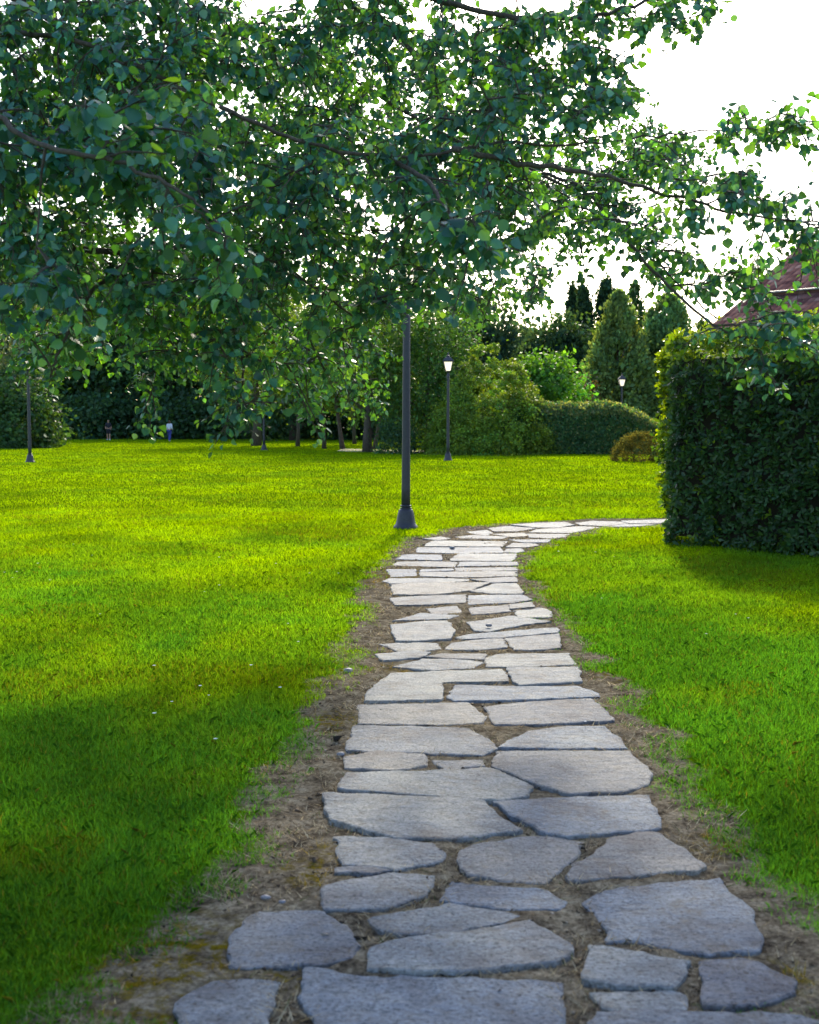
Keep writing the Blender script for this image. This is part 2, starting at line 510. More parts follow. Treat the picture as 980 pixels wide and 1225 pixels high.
# ------------------------------------------------------------------ the flagstone path (outlines on the ground plane)
STONES = [
 # near stones, bottom of the picture upwards: (outline, label)
 ([(212,1200),(228,1186),(253,1177),(290,1174),(330,1175),(326,1192),(321,1215),(318,1238),(240,1242),(216,1222)], 'small flagstone beside mossy soil at the bottom left end of the path'),
 ([(367,1157),(395,1160),(429,1167),(526,1169),(600,1170),(672,1173),(669,1200),(664,1250),(520,1256),(385,1250),(378,1212),(361,1191),(363,1175)], 'largest wide flagstone in the middle of the lower edge of the photo'),
 ([(277,1155),(275,1122),(290,1103),(314,1091),(350,1089),(388,1089),(412,1108),(429,1130),(421,1143),(384,1153),(330,1155)], 'dark violet grey flagstone jutting out left beside the mossy verge'),
 ([(441,1159),(441,1140),(465,1126),(530,1118),(600,1110),(633,1102),(662,1119),(685,1132),(682,1141),(662,1152),(580,1159),(500,1162)], 'wide lens shaped flagstone just above the largest bottom slab'),
 ([(445,1100),(486,1089),(539,1081),(580,1086),(623,1095),(598,1105),(540,1113),(510,1117),(461,1113)], 'slim pointed flagstone above the wide lens shaped one'),
 ([(386,1078),(387,1070),(392,1060),(430,1050),(463,1045),(519,1048),(517,1058),(507,1072),(470,1085),(420,1088),(391,1085)], 'rough sparkling pale flagstone on the left edge above the violet one'),
 ([(529,1077),(541,1055),(594,1059),(655,1066),(671,1078),(671,1089),(621,1087),(575,1083)], 'rough pale narrow flagstone in the middle beside the sparkling left one'),
 ([(698,1080),(719,1066),(800,1056),(861,1050),(872,1070),(894,1086),(902,1107),(912,1124),(902,1135),(845,1139),(776,1128),(755,1123),(731,1126),(725,1107),(713,1090)], 'largest blue grey flagstone on the right side with a notched left edge'),
 ([(706,1130),(776,1143),(823,1151),(814,1168),(804,1182),(743,1179),(698,1171)], 'skewed four sided flagstone below the notched right slab'),
 ([(708,1185),(760,1186),(815,1185),(819,1208),(770,1208),(723,1204)], 'thin strip flagstone directly under the skewed four sided one'),
 ([(841,1149),(880,1149),(906,1152),(930,1163),(949,1174),(946,1187),(906,1202),(870,1204),(841,1200)], 'rounded flagstone at the far right of the bottom rows'),
 ([(700,1232),(719,1209),(770,1209),(833,1211),(900,1212),(947,1214),(978,1223),(1000,1240),(985,1256),(690,1256)], 'flagstone cut by the lower edge of the photo at right'),
 ([(678,1047),(682,1053),(760,1047),(829,1041),(841,1035),(805,1010),(783,998),(756,998),(725,1007),(720,1018),(691,1032)], 'five sided flagstone with a straight lower edge above the notched slab'),
 ([(551,1038),(553,1017),(579,1007),(625,1001),(652,1001),(696,1007),(690,1021),(667,1041),(652,1055),(606,1052),(563,1046)], 'smooth violet tinted rounded flagstone in the middle of the path'),
 ([(403,1001),(456,1002),(514,1008),(531,1019),(522,1031),(472,1041),(458,1036),(412,1035)], 'pale flagstone at left with a thin sliver lying below it'),
 ([(403,1038),(440,1038),(466,1043),(440,1046),(405,1044)], 'thin sliver of flagstone above the rough sparkling one'),
 ([(388,950),(472,953),(576,958),(594,976),(622,994),(563,1002),(481,1002),(435,992),(399,981)], 'long wide flagstone with a dark split near its left corner'),
 ([(591,960),(652,955),(774,951),(788,978),(790,990),(759,994),(682,999),(655,997),(621,977)], 'bright blue grey flagstone with a pointed left tip'),
 ([(407,944),(414,926),(502,923),(588,920),(634,941),(630,952),(594,958),(527,954),(472,949)], 'flagstone tapering to the right, touching the round shield shaped slab'),
 ([(415,906),(453,899),(508,903),(506,917),(472,922),(414,920)], 'small glinting flagstone on the left edge with a dark cleft'),
 ([(519,909),(576,908),(577,916),(530,920)], 'tiny flagstone between the glinting one and the shield shaped slab'),
 ([(417,891),(426,868),(502,868),(560,871),(579,883),(591,895),(575,903),(502,900),(420,898)], 'cracked flagstone at left with a rounded right end'),
 ([(594,894),(633,874),(680,868),(722,868),(740,882),(748,894),(682,894)], 'layered pale flagstone behind the shield shaped slab'),
 ([(590,916),(594,899),(680,898),(753,898),(768,912),(779,928),(774,939),(743,946),(682,949),(661,943),(630,932)], 'large shield shaped flagstone of smooth violet grey on the right'),
 ([(431,865),(431,843),(500,841),(560,840),(579,857),(575,864),(518,866)], 'straight edged rectangular flagstone on the left with two sunken chips'),
 ([(581,844),(640,838),(707,835),(722,848),(733,861),(650,865),(593,866),(588,853)], 'broad pale rectangular flagstone on the right beside dry soil'),
 ([(469,805),(540,802),(601,800),(606,815),(528,816),(529,837),(435,839),(442,826)], 'flagstone shaped like a letter L wrapping a dark soil pocket'),
 ([(547,819),(620,821),(688,820),(715,828),(713,833),(620,836),(545,838),(536,834)], 'long flagstone strip right of the dark soil pocket'),
 ([(607,799),(692,798),(694,815),(650,818),(622,820),(616,816)], 'square pale flagstone above the long strip at right'),
 ([(472,797),(505,788),(550,789),(577,792),(563,799),(518,801)], 'bright white lens shaped flagstone, the palest in the path'),
 ([(582,787),(596,782),(678,781),(688,794),(640,797),(583,798)], 'wide flagstone right of the white lens shaped one'),
 ([(451,783),(490,779),(514,781),(501,787),(459,790)], 'tan flagstone on the left edge just above the white one'),
 ([(509,786),(528,782),(580,782),(577,789),(544,787.5)], 'thin dull flagstone sliver between the white one and a sunken joint'),
 ([(456,770),(500,768.5),(521,769),(526,776),(493,779),(479,778)], 'pale pointed flagstone on the left beside dark debris'),
 ([(534,776),(541,769),(577,764),(601,764),(603,774),(573,777)], 'rounded pale flagstone left of a dark notch in the path'),
 ([(605,763),(668,758),(671,775),(640,777),(616,777)], 'right edge flagstone beside the dark notch'),
 ([(469,748),(500,744),(535,742),(542,755),(538,764),(500,767),(474,767)], 'sandy flagstone at left beside a pit of soil'),
 ([(545,762),(567,758),(620,754),(665,751),(667,757),(599,762),(557,764)], 'long thin flagstone running to the right edge under a curved crack'),
 ([(561,744),(612,737),(659,744),(620,748),(586,755),(570,754)], 'flagstone with a curved crack just right of the soil pit'),
 ([(472,742),(504,733),(548,736),(535,740)], 'thin tan flagstone strip above the sandy one at left'),
 ([(511,728),(546,724.5),(551,732),(522,735.5)], 'small grey flagstone left of a dark cross joint'),
 ([(562,727),(607,724),(611,731),(566,735)], 'bright little flagstone right of a dark cross joint'),
 ([(610,723),(636,720),(638,725.5),(613,728)], 'tiny flagstone tucked at the right edge of the narrow part'),
 ([(618,732),(649,727),(659,732),(659,738),(621,739.5)], 'flagstone with stepped layers on the right edge of the narrow part'),
 ([(614,730.5),(640,727.3),(646,726),(632,728.6),(618,731)], 'narrow slip of flagstone squeezed in at the right edge'),
 ([(469,715),(510,713),(556,711.5),(555,721),(510,723),(474,723.5)], 'oblong grey flagstone on the left, below the one with a raised front edge'),
 ([(561,712.5),(625,711.5),(635,717.5),(610,721),(562,723)], 'oblong flagstone on the right where the path starts to narrow'),
 ([(469,699.5),(530,697.5),(587,697.2),(559,706.5),(519,711),(472,711)], 'wide flagstone with a raised front edge near yellow moss'),
 ([(565,707),(594,698.5),(618,698.5),(626,709.8),(588,710)], 'triangular flagstone on the right edge of the narrow part'),
 ([(460,695),(469,691.5),(520,691),(561,691.8),(557,694.8),(510,698),(469,698)], 'long thin flagstone jutting left into yellow moss'),
 ([(565,693),(616,690),(618,696),(588,696.8)], 'pale flagstone right of the one jutting into yellow moss'),
 ([(463,681.5),(497,681),(497,689),(468,689.7)], 'square flagstone on the left edge beside the yellow moss'),
 ([(504,685),(560,683.8),(617,683),(617,688.6),(560,690.6),(504,689.7)], 'full width flagstone strip past the yellow moss'),
 ([(504,681),(541,680.2),(541,682.6),(504,684)], 'slender flagstone sliver on the left, two strips past the yellow moss'),
 ([(546,679),(617,678.2),(617,682.2),(548,683)], 'flat flagstone strip on the right beside bare soil'),
 ([(470,676.5),(476,672),(512,671.2),(547,671.8),(543,678)], 'left flagstone strip with a dark front edge below the missing stone gap'),
 ([(552,672.5),(617,672.5),(618,676.4),(549,677.6)], 'right flagstone strip below the missing stone gap'),
 ([(475,668.5),(484,663),(527,663.5),(528,669.8)], 'left flagstone beside the dark gap where a stone is missing'),
 ([(542,668.5),(550,663),(617,662.5),(615,667.3),(611,671),(541,670.8)], 'right flagstone beside the dark gap where a stone is missing'),
 ([(500,661),(501,655.5),(597,654.6),(601,660.5),(560,662)], 'broad flagstone in front of the lamp on the bend'),
 ([(604,660.5),(607,656.5),(623,655.8),(626,659.5),(617,661.5)], 'small flagstone at the inner corner of the bend'),
 ([(510,653.5),(512,650.5),(521,646.5),(607,647),(599,653.5)], 'wide flagstone of the bend nearest the lamp base'),
 ([(607,654),(614,649.6),(640,650.2),(643,652.2),(628,654.8)], 'dark edged flagstone on the inner side of the bend'),
 ([(546,642),(566,640),(607,642),(599,644.5),(554,643.7)], 'gleaming white flagstone on the bend right of the lamp'),
 ([(609,645.5),(658,645.3),(654,648.8),(627,648.8)], 'flagstone on the inner side of the bend next to the lawn tip'),
 ([(509,644),(527,642),(538,644),(525,645.8)], 'small flagstone closest to the lamp base'),
 ([(560,636),(582,633.8),(588,637),(584,640.5),(570,639.2)], 'small flagstone on the outer edge of the bend right of the lamp'),
 ([(586,631.6),(607,628.8),(640,631.4),(619,635.3),(592,635.5)], 'flagstone on the outer edge of the bend facing the far lawn'),
 ([(588,638.8),(627,637),(631,640.8),(612,642.2)], 'flagstone in the centre of the bend'),
 ([(612,628),(640,626.3),(675,624.8),(686,628),(665,631.2),(644,631)], 'long flagstone on the lawn side past the bend'),
 ([(644,633),(693,629),(718,630.2),(683,637.5),(634,636.5)], 'largest flagstone past the bend in the middle of the track'),
 ([(630,638.3),(684,638.6),(674,642),(657,643.8),(634,642.5)], 'flagstone on the inner edge just past the bend'),
 ([(690,625.6),(708,622.8),(742,623.6),(750,626.4),(722,629.5),(696,628)], 'flagstone on the outer edge midway to the dark hedge'),
 ([(745,623),(800,621.4),(801,625.8),(771,626.3),(753,626)], 'last flagstone before the path passes behind the dark hedge'),
 ([(726,629.8),(751,627.2),(773,627.6),(785,628.2),(755,630)], 'narrow flagstone on the inner edge close to the dark hedge'),
]


def in_poly(P, poly):
    """vectorised even-odd point in polygon"""
    x, y = P[:, 0], P[:, 1]
    inside = np.zeros(len(P), bool)
    n = len(poly)
    for i in range(n):
        x0, y0 = poly[i]
        x1, y1 = poly[(i + 1) % n]
        c = ((y0 > y) != (y1 > y)) & (x < (x1 - x0) * (y - y0) / ((y1 - y0) if y1 != y0 else 1e-12) + x0)
        inside ^= c
    return inside


def poly_dist(P, poly):
    """signed distance to a polygon, negative inside"""
    d = np.full(len(P), 1e9)
    n = len(poly)
    for i in range(n):
        a, b = poly[i], poly[(i + 1) % n]
        ab = b - a
        t = np.clip(((P - a) @ ab) / max(ab @ ab, 1e-12), 0, 1)
        d = np.minimum(d, np.linalg.norm(P - (a + t[:, None] * ab), axis=1))
    return np.where(in_poly(P, poly), -d, d)


def smooth_poly(pts, seg=0.035, jit=0.006, r=rng):
    """resample an outline, round its corners a little and roughen it"""
    pts = [np.asarray(p) for p in pts]
    out = []
    n = len(pts)
    for i in range(n):
        a, b = pts[i], pts[(i + 1) % n]
        L = np.linalg.norm(b - a)
        k = max(2, int(L / seg))
        for j in range(k):
            out.append(a + (b - a) * j / k)
    o = np.array(out)
    for _ in range(1):
        o = 0.84 * o + 0.08 * (np.roll(o, 1, 0) + np.roll(o, -1, 0))
    wob = r.normal(0, 1, (len(o), 2))
    wob = 0.5 * wob + 0.25 * (np.roll(wob, 1, 0) + np.roll(wob, -1, 0))
    ph = r.uniform(0, 100, 2)
    lf = np.stack([fbm(o[:, 0] * 14 + ph[0], o[:, 1] * 14 + ph[1], 3), fbm(o[:, 0] * 14 + ph[1], o[:, 1] * 14 + ph[0] + 31, 3)], 1) - .5
    return o + wob * jit + lf * .035


STONE_Z = 0.008
stone_polys = []
for i, (outline, label) in enumerate(STONES):
    w = np.array([gp(px, py, STONE_Z)[:2] for px, py in outline])
    a2 = np.sum(w[:, 0] * np.roll(w[:, 1], -1) - np.roll(w[:, 0], -1) * w[:, 1])
    if a2 < 0:
        w = w[::-1]
    stone_polys.append(w)
    c = w.mean(0)
    dist = c[1]
    seg = 0.022 if dist < 8 else 0.035
    cw = w.mean(0)
    grow = 0.006 + 0.0014 * dist
    w = cw + (w - cw) * (1 + grow / np.maximum(np.linalg.norm(w - cw, axis=1, keepdims=True), .05))
    ring = smooth_poly(w, seg, 0.004 if dist < 8 else 0.006)
    loc = ring - c
    tx, ty = random.uniform(-.008, .008), random.uniform(-.010, .006)
    n = len(loc)
    ctr = loc.mean(0)
    dirs = loc - ctr
    inner = max(0.004, 0.010)
    L = np.linalg.norm(dirs, axis=1, keepdims=True)
    ins = ctr + dirs * (1 - np.minimum(0.25, 0.008 / np.maximum(L, .02)))
    ins2 = ctr + dirs * (1 - np.minimum(0.45, 0.05 / np.maximum(L, .02)))
    edge_lo = rng.normal(0, 0.002, n)
    z = lambda p: p[:, 0] * tx + p[:, 1] * ty + STONE_Z + random.uniform(-.003, .005) * 0
    dz = random.uniform(-.002, .006)
    V = np.concatenate([
        np.c_[ctr + dirs * 1.01, np.full(n, -0.05)],
        np.c_[loc, z(loc) - 0.004 + edge_lo * .6 + dz],
        np.c_[ins, z(ins) - 0.0006 + edge_lo * .3 + dz],
        np.c_[ins2, z(ins2) + dz]])
    F = []
    for rr in range(3):
        for k in range(n):
            F.append([rr * n + k, rr * n + (k + 1) % n, (rr + 1) * n + (k + 1) % n, (rr + 1) * n + k])
    F.append([3 * n + k for k in range(n)])
    me = bpy.data.meshes.new('flagstone')
    me.from_pydata(V.tolist(), [], F)
    me.update()
    o = link_mesh('flagstone', me, M['stone'])
    o.location = (c[0], c[1], 0)
    tag(o, label, 'flagstone', 'flagstones of the garden path')

# the trodden soil strip along the path
BED_PX = [(40,1240),(95,1190),(170,1135),(235,1090),(275,1045),(300,985),(322,930),(350,885),(378,850),(402,815),(418,780),(424,745),(430,715),(438,692),(455,672),(478,655),(500,642),(540,633.5),(590,628),(640,624.5),(705,620.5),(800,619.5),(860,619),
          (860,627),(800,629.5),(760,631.5),(725,632.5),(690,640),(662,648),(645,656),(628,670),(622,684),(632,698),(655,722),(682,752),(702,785),(738,818),(768,850),(800,900),(842,960),(895,1020),(955,1075),(1000,1110),(1060,1180),(1100,1240)]
BED = np.array([gp(px, py)[:2] for px, py in BED_PX])
MOSS = [(gp(185, 1150), .30), (gp(250, 1135), .16), (gp(190, 1215), .16), (gp(392, 864), .20), (gp(450, 690), .62), (gp(372, 1042), .13), (gp(400, 1020), .10), (gp(745, 806), .22), (gp(938, 1168), .10), (gp(345, 1165), .09), (gp(480, 800), .14), (gp(860, 1010), .12)]


def soil_amount(x, y):
    """1 on bare soil, 0 on lawn; ragged edge"""
    P = np.c_[x, y]
    d = poly_dist(P, BED)
    d = d + (fbm(x * 3.1 + 40, y * 3.1, 4) - 0.5) * 0.55 * np.clip(y / 9, 0.55, 1.0)
    return np.clip(0.5 - d / 0.34, 0, 1)


def moss_amount(x, y):
    m = np.zeros_like(x)
    for c, r_ in MOSS:
        m = np.maximum(m, np.clip(1.6 - 1.3 * np.hypot(x - c[0], (y - c[1]) * 0.8) / r_, 0, 1))
    return m


# ------------------------------------------------------------------ ground sheet
def axis(fine0, fine1, step, far0, far1, grow=1.25):
    a = list(np.arange(fine0, fine1 + 1e-6, step))
    s, v = step, fine1
    while v < far1:
        s *= grow
        v += s
        a.append(min(v, far1))
    s, v = step, fine0
    while v > far0:
        s *= grow
        v -= s
        a.insert(0, max(v, far0))
    return np.array(a)


gx = axis(-3.2, 4.6, 0.04, -900, 900)
gy = axis(2.4, 19.0, 0.04, -200, 2200)
XX, YY = np.meshgrid(gx, gy, indexing='ij')
xf, yf = XX.ravel(), YY.ravel()
near = (np.abs(xf) < 8) & (yf > 0) & (yf < 30)
soil = np.zeros(len(xf))
soil[near] = soil_amount(xf[near], yf[near])
moss = np.zeros(len(xf))
moss[near] = moss_amount(xf[near], yf[near])
zz = np.zeros(len(xf))
zz[near] = ground_h(xf[near], yf[near]) * np.clip((8 - np.abs(xf[near])) / 2, 0, 1) + soil[near] * (.002 + 0.016 * (vnoise(xf[near] * 9, yf[near] * 9) - .45))
for w in stone_polys:
    lo, hi = w.min(0) - .02, w.max(0) + .02
    ii = np.where((xf > lo[0]) & (xf < hi[0]) & (yf > lo[1]) & (yf < hi[1]))[0]
    if len(ii):
        dd = poly_dist(np.c_[xf[ii], yf[ii]], w)
        zz[ii] -= np.clip((-dd + .005) / .03, 0, 1) * .03
nx, ny = len(gx), len(gy)
idx = np.arange(nx * ny).reshape(nx, ny)
F = np.stack([idx[:-1, :-1], idx[1:, :-1], idx[1:, 1:], idx[:-1, 1:]], -1).reshape(-1, 4)
me = mesh_np('ground', np.c_[xf, yf, zz], F.ravel(), np.full(len(F), 4))
for nm, arr in (('soil', soil), ('moss', moss)):
    a = me.attributes.new(nm, 'FLOAT', 'POINT')
    a.data.foreach_set('value', arr.astype(np.float32))
o = link_mesh('ground', me, M['ground'], smooth=True)
tag(o, kind='structure')

# far gravel road among the trees
g = Geo()
rd = [(-3.8, 66.5), (-2.0, 64.0), (-0.3, 62.6), (2.2, 62.2)]
for (a, b) in zip(rd, rd[1:]):
    g.poly([(a[0], a[1] - 3.0, .006), (b[0], b[1] - 2.6, .006), (b[0], b[1] + 3, .006), (a[0], a[1] + 3, .006)])
tag(g.build('gravel_road', M['gravel']), kind='structure')

# ------------------------------------------------------------------ grass blades
def blades(name, x, y, h, w, colors, lean, mat, curved):
    n = len(x)
    ang = rng.uniform(0, 2 * np.pi, n)
    la = rng.uniform(0, 2 * np.pi, n)
    z0 = np.where(y < 30, ground_h(x, y), 0) - 0.004
    base = np.c_[x, y, z0]
    side = np.c_[np.cos(ang), np.sin(ang), np.zeros(n)] * (w / 2)[:, None]
    ln = np.c_[np.cos(la), np.sin(la), np.zeros(n)] * (h * lean)[:, None]
    up = np.c_[np.zeros((n, 2)), h]
    if curved:
        mid = base + up * 0.6 + ln * 0.35
        tip = base + up * np.sqrt(np.clip(1 - 0.35 * lean ** 2, 0.15, 1))[:, None] + ln
        V = np.stack([base - side, base + side, mid + side * .75, tip, mid - side * .75], 1).reshape(-1, 3)
        F = (np.arange(n)[:, None] * 5 + np.arange(5)[None]).ravel()
        me = mesh_np(name, V, F, np.full(n, 5), np.repeat(colors, 5, 0))
    else:
        tip = base + up + ln
        V = np.stack([base - side, base + side, tip], 1).reshape(-1, 3)
        F = np.arange(n * 3)
        me = mesh_np(name, V, F, np.full(n, 3), np.repeat(colors, 3, 0))
    return link_mesh(name, me, mat)


def sample_ground(d0, d1, dens, power, cap):
    """points in the viewed wedge with a density falling with distance"""
    k = np.linspace(d0, d1, 4000)
    wdt = 2 * (0.40 * k + 1.5)
    pdf = wdt * dens * (d0 / k) ** power
    n = min(cap, int(np.trapz(pdf, k)))
    cdf = np.cumsum(pdf)
    cdf /= cdf[-1]
    d = np.interp(rng.random(n), cdf, k)
    x = (rng.random(n) * 2 - 1) * (0.40 * d + 1.5)
    return x, d


def grass_colors(x, y, d):
    n = len(x)
    patch = fbm(x * 0.55 + 5, y * 0.55, 3)
    patch2 = fbm(x * 2.3 + 60, y * 2.3, 3)
    t = np.clip(.42 + (patch - 0.5) * 1.3 + (patch2 - 0.5) * .7 + np.clip((d - 11) / 14, -.5, .5), 0, 1)[:, None]  # greener near, yellower far: canopy shade and sunlight partly painted into the colour
    c = (1 - t) * np.array([0.060, 0.205, 0.036]) + t * np.array([0.185, 0.335, 0.003])
    c = c * np.exp(rng.normal(0, 0.22, (n, 1)))
    mott = fbm(x * 1.1 + 130, y * .8 + 11, 4)[:, None]
    c = c * np.clip(1 + (mott - .5) * 1.0, .7, 1.25)
    worn = (fbm(x * .9 + 210, y * .7, 3) > .62) & (rng.random(n) < .22)
    c[worn] = np.array([.13, .17, .02]) * rng.uniform(.6, 1.2, (worn.sum(), 1))
    dry = rng.random(n) < 0.03 + 0.04 * (patch2 > 0.62)
    c[dry] = np.array([0.15, 0.16, 0.06]) * rng.uniform(0.6, 1.3, (dry.sum(), 1))
    return c


GRASS = []
for (d0, d1, dens, power, cap, curved) in ((3.0, 8.0, 21000, 1.0, 470000, True), (8.0, 22.0, 10000, 1.75, 540000, True), (22.0, 112.0, 1700, 1.85, 460000, False)):
    x, y = sample_ground(d0, d1, dens, power, cap)
    if d0 < 20:
        s = soil_amount(x, y)
        tuft = (fbm(x * 7 + 50, y * 7, 3) - .5) * 2.0 * np.clip(4 * s * (1 - s), 0, 1)
        keep = rng.random(len(x)) > s ** .8 * 1.01 + tuft
        for w in stone_polys:
            bb = (x > w[:, 0].min()) & (x < w[:, 0].max()) & (y > w[:, 1].min()) & (y < w[:, 1].max()) & keep
            ii = np.where(bb)[0]
            if len(ii):
                keep[ii[in_poly(np.c_[x[ii], y[ii]], w)]] = False
        x, y, s = x[keep], y[keep], s[keep]
    else:
        s = np.zeros(len(x))
    n = len(x)
    sc = np.maximum(1.0, y / 9.0) ** 0.62
    h = np.clip(rng.gamma(12, 1 / 12, n), .4, 1.45) * 0.034 * (0.75 + 0.6 * fbm(x * 1.1 + 3, y * 1.1 + 8)) * (1 - 0.45 * s) * np.where(y > 8, np.clip(sc, 1.0, 1.25) * .92, 1)
    w = 0.0024 * rng.uniform(0.7, 1.4, n) * np.maximum(1, y / 6.0) ** np.where(y < 22, .8, .92)
    lean = rng.uniform(0.1, 1.25, n)
    GRASS.append((x, y, h, w, grass_colors(x, y, y), lean, curved))
for part in GRASS:
    o = blades('lawn_grass', *part[:6], M['grass'], part[6])
    tag(o, 'mown green grass of the park lawn', 'grass', kind='stuff')

# dry straw and dead grass on the soil strip
x, y = sample_ground(3.0, 19.0, 11000, 1.2, 300000)
s = soil_amount(x, y)
clump = fbm(x * 4.5 + 90, y * 4.5, 3)
keep = (s > 0.25) & (rng.random(len(x)) < np.clip((clump - 0.33) * 4.5, 0.06, 1))
for w in stone_polys:
    ii = np.where(keep & (x > w[:, 0].min()) & (x < w[:, 0].max()) & (y > w[:, 1].min()) & (y < w[:, 1].max()))[0]
    if len(ii):
        keep[ii[in_poly(np.c_[x[ii], y[ii]], w)]] = False
x, y = x[keep], y[keep]
n = len(x)
cc = np.array([[0.38, 0.30, 0.17], [0.22, 0.165, 0.10], [0.50, 0.43, 0.29], [0.10, 0.075, 0.055]])[rng.integers(0, 4, n)] * np.exp(rng.normal(0, .2, (n, 1)))
ms = moss_amount(x, y)
gm = rng.random(n) < ms * 0.8
cc[gm] = np.array([0.30, 0.20, 0.01]) * rng.uniform(.5, 1.3, (gm.sum(), 1))
gr = rng.random(n) < 0.05
cc[gr] = np.array([0.05, 0.10, 0.01]) * rng.uniform(.6, 1.3, (gr.sum(), 1))
o = blades('dry_grass', x, y, rng.uniform(.008, .034, n), 0.0044 * np.maximum(1, y / 6) * rng.uniform(.7, 1.5, n), cc, rng.uniform(.5, 3.0, n), M['straw'], False)
tag(o, 'dry brown straw on the bare soil along the flagstones', 'dry grass', kind='stuff')

# crumbs of earth, bark and grit on the soil strip
x, y = sample_ground(3.0, 18.5, 1500, 1.0, 60000)
s = soil_amount(x, y)
cl = fbm(x * 3.0 + 7, y * 3.0 + 70, 3)
keep = (s > .4) & (rng.random(len(x)) < np.clip((cl - .40) * 5, .03, 1))
for w in stone_polys:
    ii = np.where(keep & (x > w[:, 0].min()) & (x < w[:, 0].max()) & (y > w[:, 1].min()) & (y < w[:, 1].max()))[0]
    if len(ii):
        keep[ii[in_poly(np.c_[x[ii], y[ii]], w) & (rng.random(len(ii)) < .97)]] = False
x, y = x[keep], y[keep]
n = len(x)
sz = np.exp(rng.normal(-5.05, .45, n)) * np.maximum(1, y / 8)
tet = norm(rng.normal(0, 1, (n, 4, 3)))
tet[:, :, 2] *= .6
V = np.c_[x, y, ground_h(x, y) + .006][:, None, :] + tet * sz[:, None, None]
Fq = (np.arange(n)[:, None] * 4 + np.array([0, 1, 2, 0, 3, 1, 1, 3, 2, 2, 3, 0])[None]).ravel()
cc = np.array([[.08, .06, .045], [.04, .033, .028], [.17, .125, .08], [.34, .31, .28]])[rng.choice(4, n, p=[.4, .3, .22, .08])] * np.exp(rng.normal(0, .2, (n, 1)))
o = link_mesh('soil_crumbs', mesh_np('soil_crumbs', V.reshape(-1, 3), Fq, np.full(n * 4, 3), np.repeat(cc, 4, 0)), M['straw'])
tag(o, 'crumbs of dark earth and grit beside the flagstones', 'soil', kind='stuff')

# ------------------------------------------------------------------ pebbles and small flowers
PEB = [(408,902,.016,'round grey pebble beside the left edge of the path'), (318,1073,.014,'pale blue grey pebble on dark soil left of the path'), (338,1078,.010,'small whitish pebble on dark soil left of the path'),
       (585,751,.02,'dark chip of stone lying on the upper path'), (541,657,.03,'dark pebble lying on the bend of the path'), (417,802,.025,'pale bluish pebble at the lawn edge left of the path')]
for k, (px, py, r_, lab) in enumerate(PEB):
    p = gp(px, py, 0.01)
    bm_ = bmesh.new()
    bmesh.ops.create_icosphere(bm_, subdivisions=2, radius=r_)
    for v in bm_.verts:
        q = 1 + 0.35 * (float(vnoise(np.array([v.co.x / r_ + k * 7]), np.array([v.co.y / r_ + v.co.z / r_]))[0]) - .5)
        v.co = Vector((v.co.x * q * 1.25, v.co.y * q, v.co.z * q * .7))
    me = bpy.data.meshes.new('pebble')
    bm_.to_mesh(me)
    bm_.free()
    o = link_mesh('pebble', me, M['pebble'], smooth=True)
    o.location = (p[0], p[1], 0.03 if k in (3, 4) else 0.008)
    tag(o, lab, 'pebble', 'loose pebbles by the path')

g = Geo()
g.tube([(0, 0, 0), (.003, .002, .035), (.0, .004, .06)], [.0012, .0011, .001], 4)
fl_stem = g
pet = Geo()
for k in range(9):
    a = 2 * math.pi * k / 9
    c_, s_ = math.cos(a), math.sin(a)
    pet.poly([(0, .004, .06), (.008 * c_ - .004 * s_, .004 + .008 * s_ + .004 * c_, .064), (.017 * c_, .004 + .017 * s_, .066), (.008 * c_ + .004 * s_, .004 + .008 * s_ - .004 * c_, .064)])
stem_o = fl_stem.build('stem', M['needle'])
head_o = pet.build('petals', M['petal'])
fl_px = [(184,805),(262,672),(88,655),(60,700),(20,690),(330,680),(262,706),(245,712),(206,848),(185,865),(258,895),(335,832),(250,838),(300,805),(357,775),(430,660),(415,655),(405,690),(110,668),(45,680),(345,752),(240,830),(5,690),(15,695),(120,740),(370,690),(700,870),(735,670),(712,665),(895,745),(845,765),(720,720),(880,740),(668,665)]
flower_root = None
for k, (px, py) in enumerate(fl_px):
    p = gp(px, py)
    root = empty('daisy', (p[0], p[1], 0.0), random.uniform(0, 6))
    s_ = 0.5 + 0.4 * random.random()
    root.scale = (s_, s_, s_)
    for src in (stem_o, head_o):
        c = src if k == 0 else src.copy()
        if k:
            col.objects.link(c)
        c.parent = root
    tag(root, 'small white flower head standing in the open lawn grass', 'flower', 'small white flowers scattered in the lawn')

